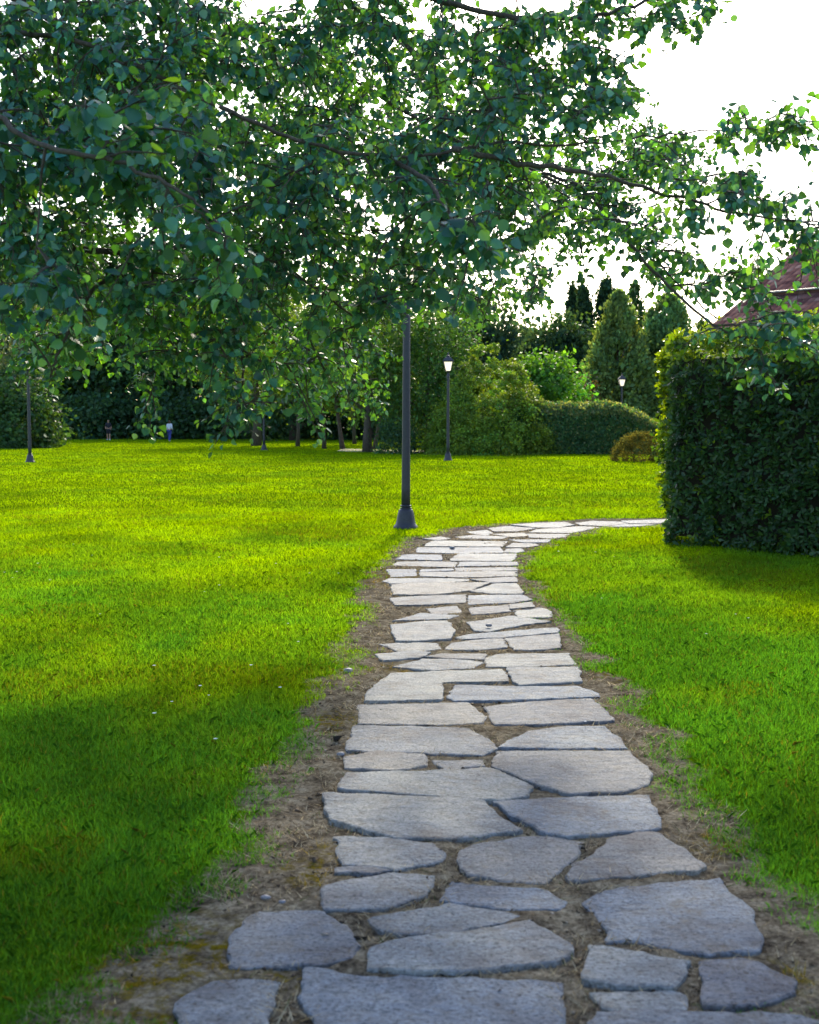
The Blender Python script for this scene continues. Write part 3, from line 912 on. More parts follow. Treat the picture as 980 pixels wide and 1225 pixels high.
# ------------------------------------------------------------------ street lamps
def make_lamp():
    root = empty('street_lamp', (0, 0, 0))
    g = Geo()
    g.lathe([(.185, -.02), (.185, .025), (.170, .045), (.150, .065), (.138, .11), (.125, .19), (.112, .25), (.098, .28), (.085, .29)], 28)
    g.build('base', M['iron'], root, True)
    for z, e in ((.30, 1.0), (.335, 1.0), (3.335, .85)):
        g = Geo()
        g.lathe([(.06 * e, z - .014), (.084 * e, z - .008), (.086 * e, z), (.084 * e, z + .008), (.06 * e, z + .014)], 24)
        g.build('collar', M['iron'], root, True)
    g = Geo()
    g.lathe([(.066, .28), (.064, .6), (.058, 2.0), (.052, 3.34), (.045, 3.5)], 20)
    g.build('pole', M['iron'], root, True)
    lan = Geo()
    zb, zt, rb, rt = 3.57, 3.95, .14, .25
    lan.lathe([(.045, 3.46), (.07, 3.50), (.11, 3.545), (.155, 3.555), (.155, zb)], 4)
    for k in range(4):
        a = math.pi / 2 * k
        p0 = (rb * 1.05 * math.cos(a), rb * 1.05 * math.sin(a), zb)
        p1 = (rt * 1.05 * math.cos(a), rt * 1.05 * math.sin(a), zt)
        lan.tube([p0, p1], [.02, .02], 6)
    lantern = lan.build('lantern_frame', M['iron'], root)
    for k in range(4):
        a, b = math.pi / 2 * k, math.pi / 2 * (k + 1)
        gl = Geo()
        e = .97
        gl.poly([(rb * e * math.cos(a), rb * e * math.sin(a), zb + .004), (rb * e * math.cos(b), rb * e * math.sin(b), zb + .004), (rt * e * math.cos(b), rt * e * math.sin(b), zt - .004), (rt * e * math.cos(a), rt * e * math.sin(a), zt - .004)])
        gl.build('glass_pane', M['glass'], lantern)
    rf = Geo()
    rf.lathe([(.285, zt - .03), (.315, zt + .005), (.30, zt + .035), (.18, zt + .13), (.07, zt + .18), (.06, zt + .185)], 4)
    rf.lathe([(.06, zt + .18), (.075, zt + .195), (.06, zt + .225), (.03, zt + .24)], 16)
    roof = rf.build('lamp_roof', M['iron'], root)
    fi = Geo()
    fi.lathe([(.03, zt + .235), (.018, zt + .26), (.034, zt + .29), (.03, zt + .315), (.008, zt + .35)], 14)
    fi.build('finial', M['iron'], roof, True)
    return root


def kids(o):
    return [c for c in bpy.data.objects if c.parent == o]


def copy_tree(o, parent=None):
    c = o.copy()
    col.objects.link(c)
    c.parent = parent
    for ch in kids(o):
        copy_tree(ch, c)
    return c


lamp0 = make_lamp()
LAMPS = [(485.5, 632, 'dark iron lamp post on the bell base where the path bends, lantern lost in leaves'),
         (536, 551, 'lamp post with a whole white lantern showing, before the big rounded yew'),
         (36, 553, 'lamp post standing alone at the far left of the lawn'),
         (316, 538.5, 'most distant slim lamp post under the low tree branches left of the path'),
         (743, 536.5, 'lamp post whose lantern rises behind the long low hedge')]
src_kids = None
copies = [lamp0] + [copy_tree(lamp0) for _ in LAMPS[1:]]
for o, (px, py, lab) in zip(copies, LAMPS):
    p = gp(px, py)
    o.location = (p[0], p[1], 0)
    o.rotation_euler = (0, 0, random.uniform(0.55, 1.0))
    if py == 632:
        o.rotation_euler = (0, R(0.35), 0.7)
    tag(o, lab, 'street lamp', 'iron lamp posts of the park')

# ------------------------------------------------------------------ hanging poplar tree
TREE_BASE = np.array([-4.1, 6.8, 0.0])
poplar = empty('poplar_tree', TREE_BASE)
tag(poplar, 'big poplar whose leafy branches hang over the top of the lawn and path', 'tree')
g = Geo()
trunk_pts = [TREE_BASE * 0 + np.array(p) for p in [(0, 0, -.1), (0.02, 0.02, .4), (.06, .05, 1.6), (.12, .15, 3.2), (.1, .3, 5.0), (.25, .5, 6.8), (.4, .6, 8.8)]]
g.tube(trunk_pts, [.40, .30, .25, .22, .18, .13, .07], 14)
g.build('trunk', M['bark_grey'], poplar, True)


def trunk_at(z):
    zs = [p[2] for p in trunk_pts]
    return TREE_BASE + np.array([np.interp(z, zs, [p[0] for p in trunk_pts]), np.interp(z, zs, [p[1] for p in trunk_pts]), z])


def catmull(pts, per=7):
    P = [np.asarray(p, float) for p in pts]
    P = [2 * P[0] - P[1]] + P + [2 * P[-1] - P[-2]]
    out = []
    for i in range(1, len(P) - 2):
        for t in np.linspace(0, 1, per, endpoint=False):
            a, b, c, d = P[i - 1:i + 3]
            out.append(0.5 * (2 * b + (c - a) * t + (2 * a - 5 * b + 4 * c - d) * t ** 2 + (3 * b - a - 3 * c + d) * t ** 3))
    out.append(P[-2])
    return out


LIMBS = [
 (trunk_at(2.6), [(-90, 262, 6.6), (10, 272, 6.4), (90, 296, 6.4), (170, 303, 6.5), (250, 292, 6.7), (340, 320, 6.9), (430, 385, 7.1)], .034, .007),
 (trunk_at(4.8), [(60, -60, 7.3), (215, 42, 7.8), (290, 38, 8.0), (370, 62, 8.2), (440, 105, 8.3), (540, 165, 8.5), (640, 205, 8.5), (720, 250, 8.4), (790, 320, 8.2), (860, 385, 8.0)], .030, .006),
 (trunk_at(3.9), [(40, 40, 6.2), (150, 75, 6.0), (265, 127, 5.9), (357, 168, 6.0), (470, 190, 6.1), (600, 170, 6.3), (700, 172, 6.5), (800, 160, 6.7), (930, 155, 6.9)], .017, .005),
 (trunk_at(5.8), [(300, -110, 7.0), (450, -30, 7.0), (580, 15, 7.1), (700, 20, 7.2), (800, -5, 7.3), (880, -25, 7.4)], .034, .006),
 (at(540, 178, 6.2), [(620, 195, 6.2), (700, 205, 6.2), (800, 232, 6.2), (900, 258, 6.3), (1000, 268, 6.4)], .020, .005),
 (at(440, 105, 8.3), [(400, 150, 8.0), (340, 210, 7.8), (270, 265, 7.6), (215, 340, 7.5), (190, 420, 7.4)], .028, .006),
 (at(170, 303, 6.5), [(110, 350, 6.4), (75, 410, 6.4), (60, 450, 6.4)], .018, .005),
 (trunk_at(5.2), [(-40, -40, 9.5), (160, 90, 10.2), (300, 215, 10.6), (390, 330, 10.8), (430, 430, 10.8), (440, 480, 10.8)], .055, .007),
 (trunk_at(6.3), [(250, -90, 9.8), (430, 10, 10.0), (540, 110, 10.0), (610, 210, 10.0), (640, 300, 10.0)], .050, .007),
 (at(250, 292, 6.7), [(280, 350, 6.8), (290, 430, 6.9), (285, 490, 7.0)], .016, .005),
 (at(640, 205, 8.5), [(700, 225, 8.0), (760, 300, 7.2), (830, 370, 6.6), (880, 400, 6.4), (930, 410, 6.3)], .016, .005),
 (trunk_at(3.2), [(-80, 120, 5.4), (40, 170, 5.0), (140, 195, 4.8), (220, 230, 4.7), (270, 280, 4.7)], .020, .005),
 (at(470, 190, 6.1), [(520, 225, 5.6), (545, 275, 5.3), (560, 310, 5.2)], .016, .005),
]
nodes, node_limb = [], []
for li, (start, px, r0, r1) in enumerate(LIMBS):
    pts = catmull([start] + [at(*q) for q in px])
    pts = [p + rng.normal(0, .006, 3) for p in pts]
    g = Geo()
    g.tube([p - TREE_BASE for p in pts], list(np.linspace(r0 * .8, r1 * .8, len(pts))), 8)
    g.build('branch', M['bark'], poplar, True)
    k0 = 5 if li in (0, 1, 2, 3, 7, 8, 11) else 1
    for p in pts[k0:]:
        nodes.append(p)

# leafy regions: (px, py, depth, half-width px, half-height px, half-depth m, twigs)
REG = [
 (60, 60, 6.6, 130, 110, .8, 95), (190, 50, 6.6, 120, 90, .9, 85), (320, 110, 7.2, 120, 110, 1.0, 85), (440, 60, 7.4, 120, 100, 1.0, 85),
 (560, 50, 7.2, 120, 90, .9, 80), (660, 40, 7.2, 90, 70, .7, 50), (770, 10, 7.2, 110, 35, .5, 36), (620, 130, 6.6, 90, 70, .7, 45),
 (40, 200, 6.2, 110, 80, .9, 80), (170, 190, 6.0, 120, 80, 1.0, 75), (300, 220, 6.8, 120, 80, 1.2, 75), (430, 200, 6.8, 110, 90, 1.2, 80), (540, 200, 6.8, 90, 90, 1.1, 80),
 (620, 230, 7.4, 70, 70, 1.0, 42), (560, 300, 7.4, 80, 70, 1.2, 60),
 (30, 320, 6.3, 90, 70, .8, 55), (140, 330, 6.6, 90, 60, .9, 55), (260, 330, 6.8, 100, 80, 1.0, 65), (380, 320, 7.2, 100, 80, 1.3, 70), (470, 330, 7.2, 70, 60, 1.2, 50),
 (60, 405, 7.0, 60, 40, .9, 18), (190, 410, 7.4, 50, 55, .7, 24), (285, 430, 7.0, 50, 60, .6, 30), (390, 440, 8.5, 60, 65, 1.6, 42), (440, 440, 10.4, 45, 55, .8, 30),
 (620, 340, 9.4, 50, 45, .8, 24), (560, 370, 8.6, 70, 24, .9, 18), (180, 470, 7.4, 16, 30, .3, 5), (285, 500, 7.0, 18, 25, .3, 6), (385, 500, 7.6, 12, 25, .3, 4),
 (720, 130, 6.6, 60, 60, .5, 20), (720, 200, 9.0, 70, 60, 1.3, 44), (800, 180, 8.4, 70, 40, 1.2, 34), (740, 130, 10.6, 70, 50, .7, 22), (780, 190, 10.5, 80, 60, .8, 36), (790, 330, 9.2, 40, 25, .6, 10), (900, 155, 6.8, 80, 26, .4, 22), (850, 235, 6.3, 80, 30, .5, 28), (950, 255, 6.3, 60, 30, .4, 20),  # the deepest of these are added to shade the near grass
 (760, 260, 7.4, 60, 40, .9, 24), (700, 290, 8.4, 50, 45, .8, 16), (850, 320, 7.4, 55, 40, .7, 20), (920, 345, 6.8, 70, 40, .6, 18), (890, 405, 6.4, 60, 26, .4, 9), (905, 445, 6.4, 35, 20, .2, 6), (970, 390, 6.4, 40, 40, .4, 14),
 (710, 75, 7.0, 50, 40, .4, 10), (450, 130, 9.8, 200, 110, .8, 200), (220, 150, 9.8, 200, 140, .9, 200), (640, 150, 10.4, 70, 120, .8, 70), (660, 240, 10.6, 50, 70, .8, 36), (420, 300, 11.2, 170, 110, .9, 150), (90, 385, 9.4, 120, 60, .6, 60), (230, 395, 9.8, 110, 60, .6, 55), (370, 420, 10.2, 90, 60, .6, 50), (40, 430, 9.0, 60, 35, .4, 16), (330, 320, 10.2, 130, 110, .8, 70), (90, 280, 9.4, 130, 140, .8, 70), (580, 230, 9.8, 80, 110, .6, 40),  # back layers, thickened partly to shade the near path
 (170, 110, 4.9, 110, 80, .3, 22), (540, 280, 5.2, 60, 50, .3, 22), (60, 350, 4.9, 70, 40, .3, 16), (230, 290, 4.8, 70, 50, .3, 18),
 (200, -90, 7.5, 260, 60, 1.6, 90), (520, -80, 8.0, 220, 60, 1.6, 70), (-110, 150, 7.0, 90, 220, 1.5, 90), (300, -200, 8.0, 350, 80, 2.0, 70),  # foliage outside the frame, added to cast shade on the near ground
]
targets = []
for (px, py, d, hx, hy, hd, k) in REG:
    for _ in range(int(k * (0.6 if d < 5.5 else (1.7 if px < 260 and py < 230 else 1.3 if px < 215 else 1.2 if px < 470 else 1.0)))):
        while True:
            q = rng.uniform(-1, 1, 3)
            if q @ q < 1:
                break
        targets.append(at(px + q[0] * hx, py + q[1] * hy, d + q[2] * hd))
targets = np.array(targets)
NB = np.array(nodes)
dmin = np.array([np.min(np.linalg.norm(NB - t, axis=1)) for t in targets])
order = np.argsort(dmin)
cap_n = len(NB) + len(targets) * 8
buf = np.zeros((cap_n, 3))
buf[:len(NB)] = NB
nn = len(NB)
tw = Geo()
LP, LU, LN, LS = [], [], [], []
for ti in order:
    t = targets[ti]
    dd = np.linalg.norm(buf[:nn] - t, axis=1)
    up_pen = np.where(buf[:nn, 2] < t[2] - 0.05, 0.15, 0.0)
    j = int(np.argmin(dd + up_pen + rng.random(nn) * .06))
    p0 = buf[j].copy()
    L = np.linalg.norm(t - p0)
    if L < 0.22:
        t = p0 + (t - p0) / max(L, 1e-3) * 0.22 + rng.normal(0, .05, 3)
        L = np.linalg.norm(t - p0)
    end = t + np.array([0, 0, -0.10 * min(L, 1.0)])
    mid = (p0 + t) / 2 + np.array([0, 0, 0.10 * L]) + rng.normal(0, .06 * L, 3)
    m = max(4, int(L / 0.09))
    ts = np.linspace(0, 1, m)
    pts = [(1 - s) ** 2 * p0 + 2 * s * (1 - s) * mid + s * s * end for s in ts]
    for q in range(1, m - 1):
        pts[q] = pts[q] + rng.normal(0, .008, 3)
    r0 = min(0.013, 0.0036 + 0.0070 * L)
    tw.tube([p - TREE_BASE for p in pts], list(np.linspace(r0, 0.0018, m)), 4, False)
    for p in pts[1:-1:2]:
        if nn < cap_n:
            buf[nn] = p
            nn += 1
    # leaves on the outer part of the twig
    span = min(L, 0.55)
    nl = int(rng.integers(13, 21))
    for q in range(nl):
        s = 1 - (span / L) * (q / nl) ** 1.15
        s = min(max(s + rng.normal(0, .02), 0.02), 1)
        k0 = min(int(s * (m - 1)), m - 2)
        f = s * (m - 1) - k0
        p = pts[k0] * (1 - f) + pts[k0 + 1] * f
        out = rng.normal(0, 1, 3)
        out[2] = out[2] * .6 - 0.15
        out /= np.linalg.norm(out)
        pet_l = rng.uniform(.02, .055)
        b = p + out * pet_l
        b[2] -= .012
        LP.append(b)
        LU.append(out * 0.75 + np.array([0, 0, -0.75]) + rng.normal(0, .45, 3))
        LN.append(np.array([0, 0, .8]) + out * 0.7 + rng.normal(0, .6, 3))
        LS.append(np.clip(rng.normal(.0395, .010), .02, .068))
        tw.tube([p - TREE_BASE, b - TREE_BASE], [.0011, .0009], 3, False)
tw_o = tw.build('twigs', M['bark'], poplar)
tag(tw_o, kind='stuff')
LP, LU, LN, LS = map(np.array, (LP, LU, LN, LS))
lc = var_color(len(LP), (0.029, 0.136, 0.138), 0.34, 0.08)
LS = LS * np.where(LP[:, 1] < 5.6, 1.2, 1.0)
pale = rng.random(len(LP)) < 0.12  # paler leaves scattered at random, sky highlights painted into their colour
lc[pale] = np.array([0.08, 0.26, 0.26]) * rng.uniform(.8, 1.3, (pale.sum(), 1))
me = leaves_mesh('crown', LP - TREE_BASE, LU, LN, LS, lc, 'poplar')
link_mesh('crown', me, M['poplar'], poplar)
print('poplar leaves', len(LP))


# ------------------------------------------------------------------ background trees, shrubs, hedges
def crown_points(n, shape, rx, ry, h, z0, r, clumps=90, spread=0.2, hollow=0.55):
    """foliage positions inside a crown volume: clumps on and under its uneven outline"""
    if shape == 'round':
        d = norm(r.normal(0, 1, (clumps, 3)))
        lob = 1 + 0.28 * np.sin(d[:, 0] * 3.1 + r.uniform(0, 6)) * np.cos(d[:, 1] * 2.7 + r.uniform(0, 6)) + 0.16 * np.sin(d[:, 2] * 5 + r.uniform(0, 6))
        rad = r.uniform(hollow, 1.0, clumps) ** 0.6 * lob
        c = d * rad[:, None] * np.array([rx, ry, h / 2]) * 0.92
        c[:, 2] += z0 + h / 2
        sg = spread * np.array([rx, ry, h / 2])
        cs = r.uniform(.6, 1.4, clumps)
    elif shape == 'dome':      # to the ground, rounded top
        d = norm(r.normal(0, 1, (clumps, 3)))
        d[:, 2] = np.abs(d[:, 2])
        lob = 1 + 0.10 * np.sin(d[:, 0] * 4 + r.uniform(0, 6)) + 0.08 * np.sin(d[:, 1] * 5 + r.uniform(0, 6))
        rad = r.uniform(hollow, 1.0, clumps) ** 0.5 * lob
        c = d * rad[:, None] * np.array([rx, ry, h]) * 0.95
        c[:, 2] += z0
        sg = spread * np.array([rx, ry, h * .6])
        cs = r.uniform(.6, 1.3, clumps)
    else:                      # cone
        pw = {'para': 0.5, 'cone': 0.8, 'spire': 0.62, 'egg': 0.55}[shape]
        zz_ = 1 - np.sqrt(r.random(clumps))
        zz_ = np.clip(zz_ * 1.02, 0, .985)
        if shape == 'spire':
            zz_ = r.random(clumps) ** 1.15 * .97
        a = r.uniform(0, 2 * np.pi, clumps)
        rr = (1 - zz_) ** pw * r.uniform(hollow, 1.08, clumps)
        if shape == 'egg':
            rr *= np.clip(.55 + 2.2 * zz_, 0, 1)
        c = np.c_[np.cos(a) * rr * rx, np.sin(a) * rr * ry, z0 + zz_ * h]
        sg = spread * np.array([rx, ry, h * .35])
        cs = (0.35 + (1 - zz_)) * r.uniform(.7, 1.2, clumps)
    ci = r.integers(0, clumps, n)
    p = c[ci] + r.normal(0, 1, (n, 3)) * sg * cs[ci][:, None]
    p[:, 2] = np.maximum(p[:, 2], 0.03)
    ctr = np.array([0, 0, z0 + h * 0.4])
    return p, norm(p - ctr), ci


def make_tree(name, label, px, d, h, rx, shape, color, n, leaf, seed, z0=0.0, trunk=0.0, ry=None, kind='rhomb', mat='tree', group=None, clumps=90, spread=.2, lean=0.0, hollow=.5, cat='tree', bark='bark', dv=.28):
    r = np.random.default_rng(seed)
    b = at(px, 503, d)
    base = np.array([b[0], d, 0.0])
    ry = ry or rx
    p, out, ci = crown_points(n, shape, rx, ry, h - z0, z0, r, clumps, spread, hollow)
    p[:, 0] += lean * p[:, 2]
    tint = np.exp(r.normal(0, .22, (clumps, 1)))
    hue = r.normal(0, .10, (clumps, 1))
    c = var_color(n, color, dv, .1, r) * tint[ci] * np.concatenate([1 + hue, np.ones_like(hue), 1 - hue], 1)[ci]
    nr = out * .7 + r.normal(0, .7, (n, 3)) + np.array([0, 0, .35])
    if mat == 'needle':
        u = out * .6 + r.normal(0, .5, (n, 3)) + np.array([0, 0, .55])
    else:
        u = r.normal(0, 1, (n, 3)) + out * .5 + np.array([0, 0, -.3])
    sz = leaf * np.clip(r.normal(1, .25, n), .5, 1.7)
    me = leaves_mesh('crown', p, u, nr, sz, np.clip(c, .002, .6), kind)
    if trunk:
        root = empty(name, base)
        link_mesh('crown', me, M[mat], root)
        g = Geo()
        top = z0 + (h - z0) * .75
        pts = [np.array([lean * z + .04 * math.sin(z * 1.3 + seed), .04 * math.cos(z + seed), z]) for z in np.linspace(-.1, top, 8)]
        g.tube(pts, [trunk * (1.35 if i == 0 else 1) * (1 - .75 * i / 7) for i in range(8)], 9)
        for k in range(7):
            zs = z0 * .85 + (top - z0 * .85) * (k + .3) / 8
            a = r.uniform(0, 6.28)
            s0 = np.array([lean * zs, 0, zs])
            e = s0 + np.array([math.cos(a) * rx * .7, math.sin(a) * ry * .7, (h - z0) * .16 + .3])
            g.tube([s0, (s0 + e) / 2 + np.array([0, 0, .15]), e], [trunk * .38, trunk * .25, trunk * .08], 6)
        g.build('trunk', M[bark], root, True)
    else:
        root = link_mesh(name, me, M[mat])
        root.location = base
    tag(root, label, cat, group)
    return root


DARK = (0.045, 0.115, 0.055)
MIDG = (0.10, 0.19, 0.03)
WOODG = 'trees of the dark wood edge'
# dark wood across the far left
wood = [(-70, 104, 19, 'dark tree of the wood edge at the far left frame edge'), (-5, 112, 18, 'dark tree behind the silver leaved tree'), (62, 106, 17, 'dark tree right of the big rounded bush'),
        (118, 108, 18, 'dark tree behind the walker in dark clothes'), (172, 104, 17, 'dark tree between the two walkers'), (228, 110, 17, 'dark tree just right of the walker in lilac'),
        (285, 106, 15, 'dark tree behind the most distant lamp post'), (342, 112, 14, 'dark tree at the right end of the wood edge')]
for k, (px, d, h, lab) in enumerate(wood):
    make_tree('broadleaf_tree', lab, px, d + 6, h, 5.2, 'round', DARK, 13000, .44, 100 + k, 0.8, .35, 4.5, group=WOODG, clumps=120, spread=.19, hollow=.35)
for k, (px, d, h, rx, lab) in enumerate([(95, 100, 4.2, 3.6, 'low dark undergrowth shrub at the wood edge behind the left walker'), (150, 101, 3.6, 3.0, 'low dark shrub between the two walkers'), (215, 100, 4.0, 3.4, 'low dark shrub behind the walker in lilac'), (265, 99, 3.8, 3.0, 'low dark shrub right of the walker in lilac'), (40, 100, 4.0, 3.2, 'low dark shrub right of the left lamp post'), (330, 101, 3.6, 3.2, 'low dark shrub right of the most distant lamp post'), (385, 99, 4.2, 3.4, 'low dark shrub seen between the thin trunks'), (440, 97, 4.4, 3.4, 'low dark shrub behind the thick short trunk'), (490, 98, 4.2, 3.4, 'low dark shrub behind the near lamp pole')]):
    make_tree('shrub', lab, px, d + 6, h, rx, 'dome', DARK, 5000, .38, 130 + k, group='shrubs under the dark wood edge', cat='shrub', spread=.18, hollow=.4)
make_tree('bush', 'big rounded dark bush behind the left lamp post', 22, 72, 4.9, 2.7, 'dome', (.045, .11, .04), 10000, .24, 150, cat='bush', clumps=120, spread=.15)
make_tree('silver_tree', 'silvery leaved tree above the rounded bush at far left', 28, 80, 13.0, 4.4, 'round', (.13, .19, .15), 9000, .24, 151, 5.0, .2, clumps=110, spread=.17, bark='bark_grey')
# park trees left of the near lamp
mid = [(307, 77, 11, 4.2, .28, 2.6, 0, 'tree with a stout dark trunk beside the most distant lamp', MIDG),
       (356, 75, 8.5, 2.6, .12, 2.4, 0, 'slender park tree between the stout trunks', (.09, .17, .02)),
       (387, 69, 8.0, 2.4, .11, 2.3, 0, 'thin young tree left of the leaning one', MIDG),
       (409, 68, 7.5, 2.3, .13, 2.4, -.10, 'young tree with a pale leaning trunk', MIDG),
       (424, 82, 9.0, 2.8, .12, 2.6, 0, 'slim tree seen beyond the gravel road', DARK),
       (440, 61.5, 9.5, 3.2, .22, 2.0, 0, 'tree with a thick short trunk left of the near lamp post', (.07, .15, .028)),
       (449, 68, 8.0, 2.2, .12, 2.2, .12, 'dark tree with a trunk leaning right behind the thick one', DARK)]
for k, (px, d, h, rx, tr, z0, ln, lab, c) in enumerate(mid):
    make_tree('park_tree', lab, px, d, h, rx, 'round', c, 7000, .20, 200 + k, z0, tr, lean=ln, group='park trees left of the lamp', clumps=100, spread=.18, hollow=.4)
make_tree('bush', 'low dark bush hidden half behind the near lamp post', 474, 58.5, 1.75, 1.0, 'dome', DARK, 2500, .12, 220, cat='bush', clumps=60)
make_tree('broadleaf_tree', 'rounded green tree growing to the ground right behind the near lamp pole', 512, 62, 7.3, 2.7, 'round', (.06, .155, .04), 16000, .17, 221, 0.2, .2, clumps=150, spread=.15, hollow=.45)
make_tree('yew', 'big rounded yew behind the lamp with the visible lantern', 586, 58.5, 5.2, 3.0, 'para', (.125, .23, .036), 52000, .115, 222, cat='shrub', clumps=520, spread=.075, hollow=.8)
make_tree('pine_tree', 'dark grey green pine behind the rounded yew', 566, 86, 9.6, 3.4, 'round', (.045, .09, .06), 13000, .34, 223, 1.5, .22, mat='needle', kind='rhomb', clumps=90, spread=.16)
make_tree('pine_tree', 'dark pine between the green shrub and the cypresses', 640, 96, 9.0, 4.0, 'round', (.045, .09, .055), 13000, .36, 233, 1.2, .22, mat='needle', kind='rhomb', clumps=90, spread=.18)
make_tree('lilac_shrub', 'fresh green rounded shrub above the left part of the long hedge', 640, 68, 5.3, 2.4, 'round', (.08, .22, .03), 15000, .22, 224, .2, .1, cat='shrub', clumps=110, spread=.16)
make_tree('broadleaf_tree', 'dark broad tree below the thin spires', 680, 95, 8.6, 2.9, 'round', DARK, 12000, .34, 225, .3, .2, clumps=100, spread=.17)
make_tree('shrub', 'dry brownish shrub in front of the dark broad tree', 694, 74, 3.9, 1.1, 'round', (.075, .06, .045), 2600, .13, 226, .2, .06, cat='shrub', clumps=60)
for k, (px, d, h, rx, lab) in enumerate([(684, 103, 12.6, 1.15, 'thinnest dark spire tree at the left of three'), (697, 100, 12.6, 1.5, 'middle dark spire tree of three'), (723, 101, 13.1, 1.9, 'dark spire tree with a rounded top, right of three')]):
    make_tree('spire_tree', lab, px, d, h, rx, 'spire', (.035, .075, .045), 8000, .34, 240 + k, 1.0, .14, group='dark spire trees against the sky', mat='needle', kind='rhomb', clumps=170, spread=.2, hollow=.25)
make_tree('cypress', 'broad olive green cypress behind the far lantern', 738, 80, 10.2, 2.9, 'cone', (.15, .23, .09), 40000, .27, 250, 0.1, .2, mat='needle', kind='rhomb', clumps=260, spread=.12, hollow=.6)
make_tree('cypress', 'narrow cypress top rising just behind the broad one', 757, 90, 12.0, 2.2, 'cone', (.06, .12, .05), 14000, .26, 251, 0.2, .16, mat='needle', kind='rhomb', clumps=160, spread=.13, hollow=.5)
make_tree('cypress', 'wide dark cypress left of the tiled roof', 797, 82, 10.6, 3.5, 'cone', (.12, .21, .09), 40000, .28, 252, 0.1, .2, mat='needle', kind='rhomb', clumps=240, spread=.12, hollow=.55)
make_tree('cypress', 'lower cypress half hidden by the roof edge', 838, 86, 8.6, 2.9, 'cone', (.07, .13, .045), 16000, .26, 253, 0.1, .18, mat='needle', kind='rhomb', clumps=150, spread=.13, hollow=.5)
for k, (px, d, h, lab) in enumerate([(480, 108, 11.5, 'distant dark tree seen behind the near lamp pole'), (405, 112, 13, 'distant dark tree left of the near lamp pole'), (610, 118, 9.5, 'distant dark tree behind the pine'), (560, 106, 11, 'distant dark tree behind the rounded yew'), (445, 100, 9, 'distant dark tree behind the leaning trunks'), (350, 98, 8, 'distant dark tree behind the slender park tree')]):
    make_tree('broadleaf_tree', lab, px, d, h, 5.0, 'round', DARK, 6000, .34, 260 + k, .6, .3, group='distant trees closing the view', clumps=100, spread=.2, hollow=.35)


def hedge_points(n, L, D, H, r, prof, bump=.06, front=.5):
    """positions and outward normals on the skin of a clipped hedge, local x along, y depth, z up"""
    sel = r.random(n)
    aF, aT, aE = L * H, L * D, D * H
    tot = 2 * aF + aT + 2 * aE
    p = np.zeros((n, 3))
    nr = np.zeros((n, 3))
    u, v = r.random(n), r.random(n)
    edges = np.cumsum([aF * 1.5, aF * .5, aT, aE, aE]) / (2 * aF + aT + 2 * aE)
    face = np.searchsorted(edges, sel)
    face = np.minimum(face, 4)
    for f, nn_ in enumerate(((0, -1, 0), (0, 1, 0), (0, 0, 1), (-1, 0, 0), (1, 0, 0))):
        m = face == f
        if f < 2:
            p[m] = np.c_[u[m] * L, np.full(m.sum(), 0.0 if f == 0 else D), v[m] * H]
        elif f == 2:
            p[m] = np.c_[u[m] * L, v[m] * D, np.full(m.sum(), H)]
        else:
            p[m] = np.c_[np.full(m.sum(), 0.0 if f == 3 else L), u[m] * D, v[m] * H]
        nr[m] = nn_
    # round off the upper arrises, uneven growth
    off = (fbm(p[:, 0] * 1.6 + p[:, 1] * 2.1 + 3, p[:, 2] * 1.9 + p[:, 1] * 1.3, 3) - .5) * 2 * bump
    p += nr * (off + r.normal(0, bump * .35, n))[:, None]
    return p, nr


# near clipped hedge on the right (parallel to the house)
HC = np.array([3.01, 15.97, 0.0])
HDIR = math.atan2(-0.72, 0.69)
r = np.random.default_rng(31)
HL, HD, HH = 8.0, 1.9, 2.58
hedge = empty('clipped_hedge', HC, HDIR)
tag(hedge, 'tall dark clipped hedge at right with sunlit lime leaves along its rim', 'hedge')
nros = 11000
pp, nr_ = hedge_points(nros, HL, HD, HH, r, None, .075)
P_, U_, N_, S_, C_ = [], [], [], [], []
per = 5
shoot = r.random(nros) < .08
pp[shoot] += nr_[shoot] * r.uniform(.05, .16, (int(shoot.sum()), 1)) + np.array([0, 0, .05])
low = np.clip(1 - pp[:, 2] / .9, 0, 1)
pp[:, 0] += np.where(pp[:, 0] < 1.0, .26 * low, 0)
cx, cy = np.clip(.5 - pp[:, 0], 0, 1), np.clip(.5 - pp[:, 1], 0, 1)
pp[:, 0] += .55 * cx * cy / .35
pp[:, 1] += .55 * cx * cy / .35
pp[:, 2] -= np.clip(.3 - pp[:, 0], 0, .3) * np.clip(pp[:, 2] - HH + .4, 0, .4) * 1.0
ax = norm(nr_ + r.normal(0, .45, (nros, 3)) + np.array([0, 0, .35]))
t1 = norm(np.cross(ax, r.normal(0, 1, (nros, 3))))
t2 = np.cross(ax, t1)
young = (r.random(nros) < np.where(nr_[:, 2] > .5, .8, np.where((nr_[:, 0] < -.5) | (pp[:, 0] < .22), .5, np.where(pp[:, 2] > HH - .26, .55, .03))))  # lime leaves on top and left rim: young growth, with sunlight painted in
pp[young & (pp[:, 2] > HH - .3)] += np.array([0, 0, .05]) + nr_[young & (pp[:, 2] > HH - .3)] * .04
for k in range(per):
    a = 2 * np.pi * k / per + r.uniform(-.3, .3, nros)
    rad = t1 * np.cos(a)[:, None] + t2 * np.sin(a)[:, None]
    P_.append(pp - nr_ * .02 + r.normal(0, .012, (nros, 3)))
    U_.append(rad * .85 + ax * r.uniform(.3, .9, (nros, 1)))
    N_.append(ax - rad * .4)
    S_.append(np.clip(r.normal(.090, .016, nros), .05, .14))
    c = var_color(nros, (.042, .105, .036), .22, .12, r)
    c[young] = var_color(int(young.sum()), (.15, .25, .015), .2, .12, r)
    C_.append(c)
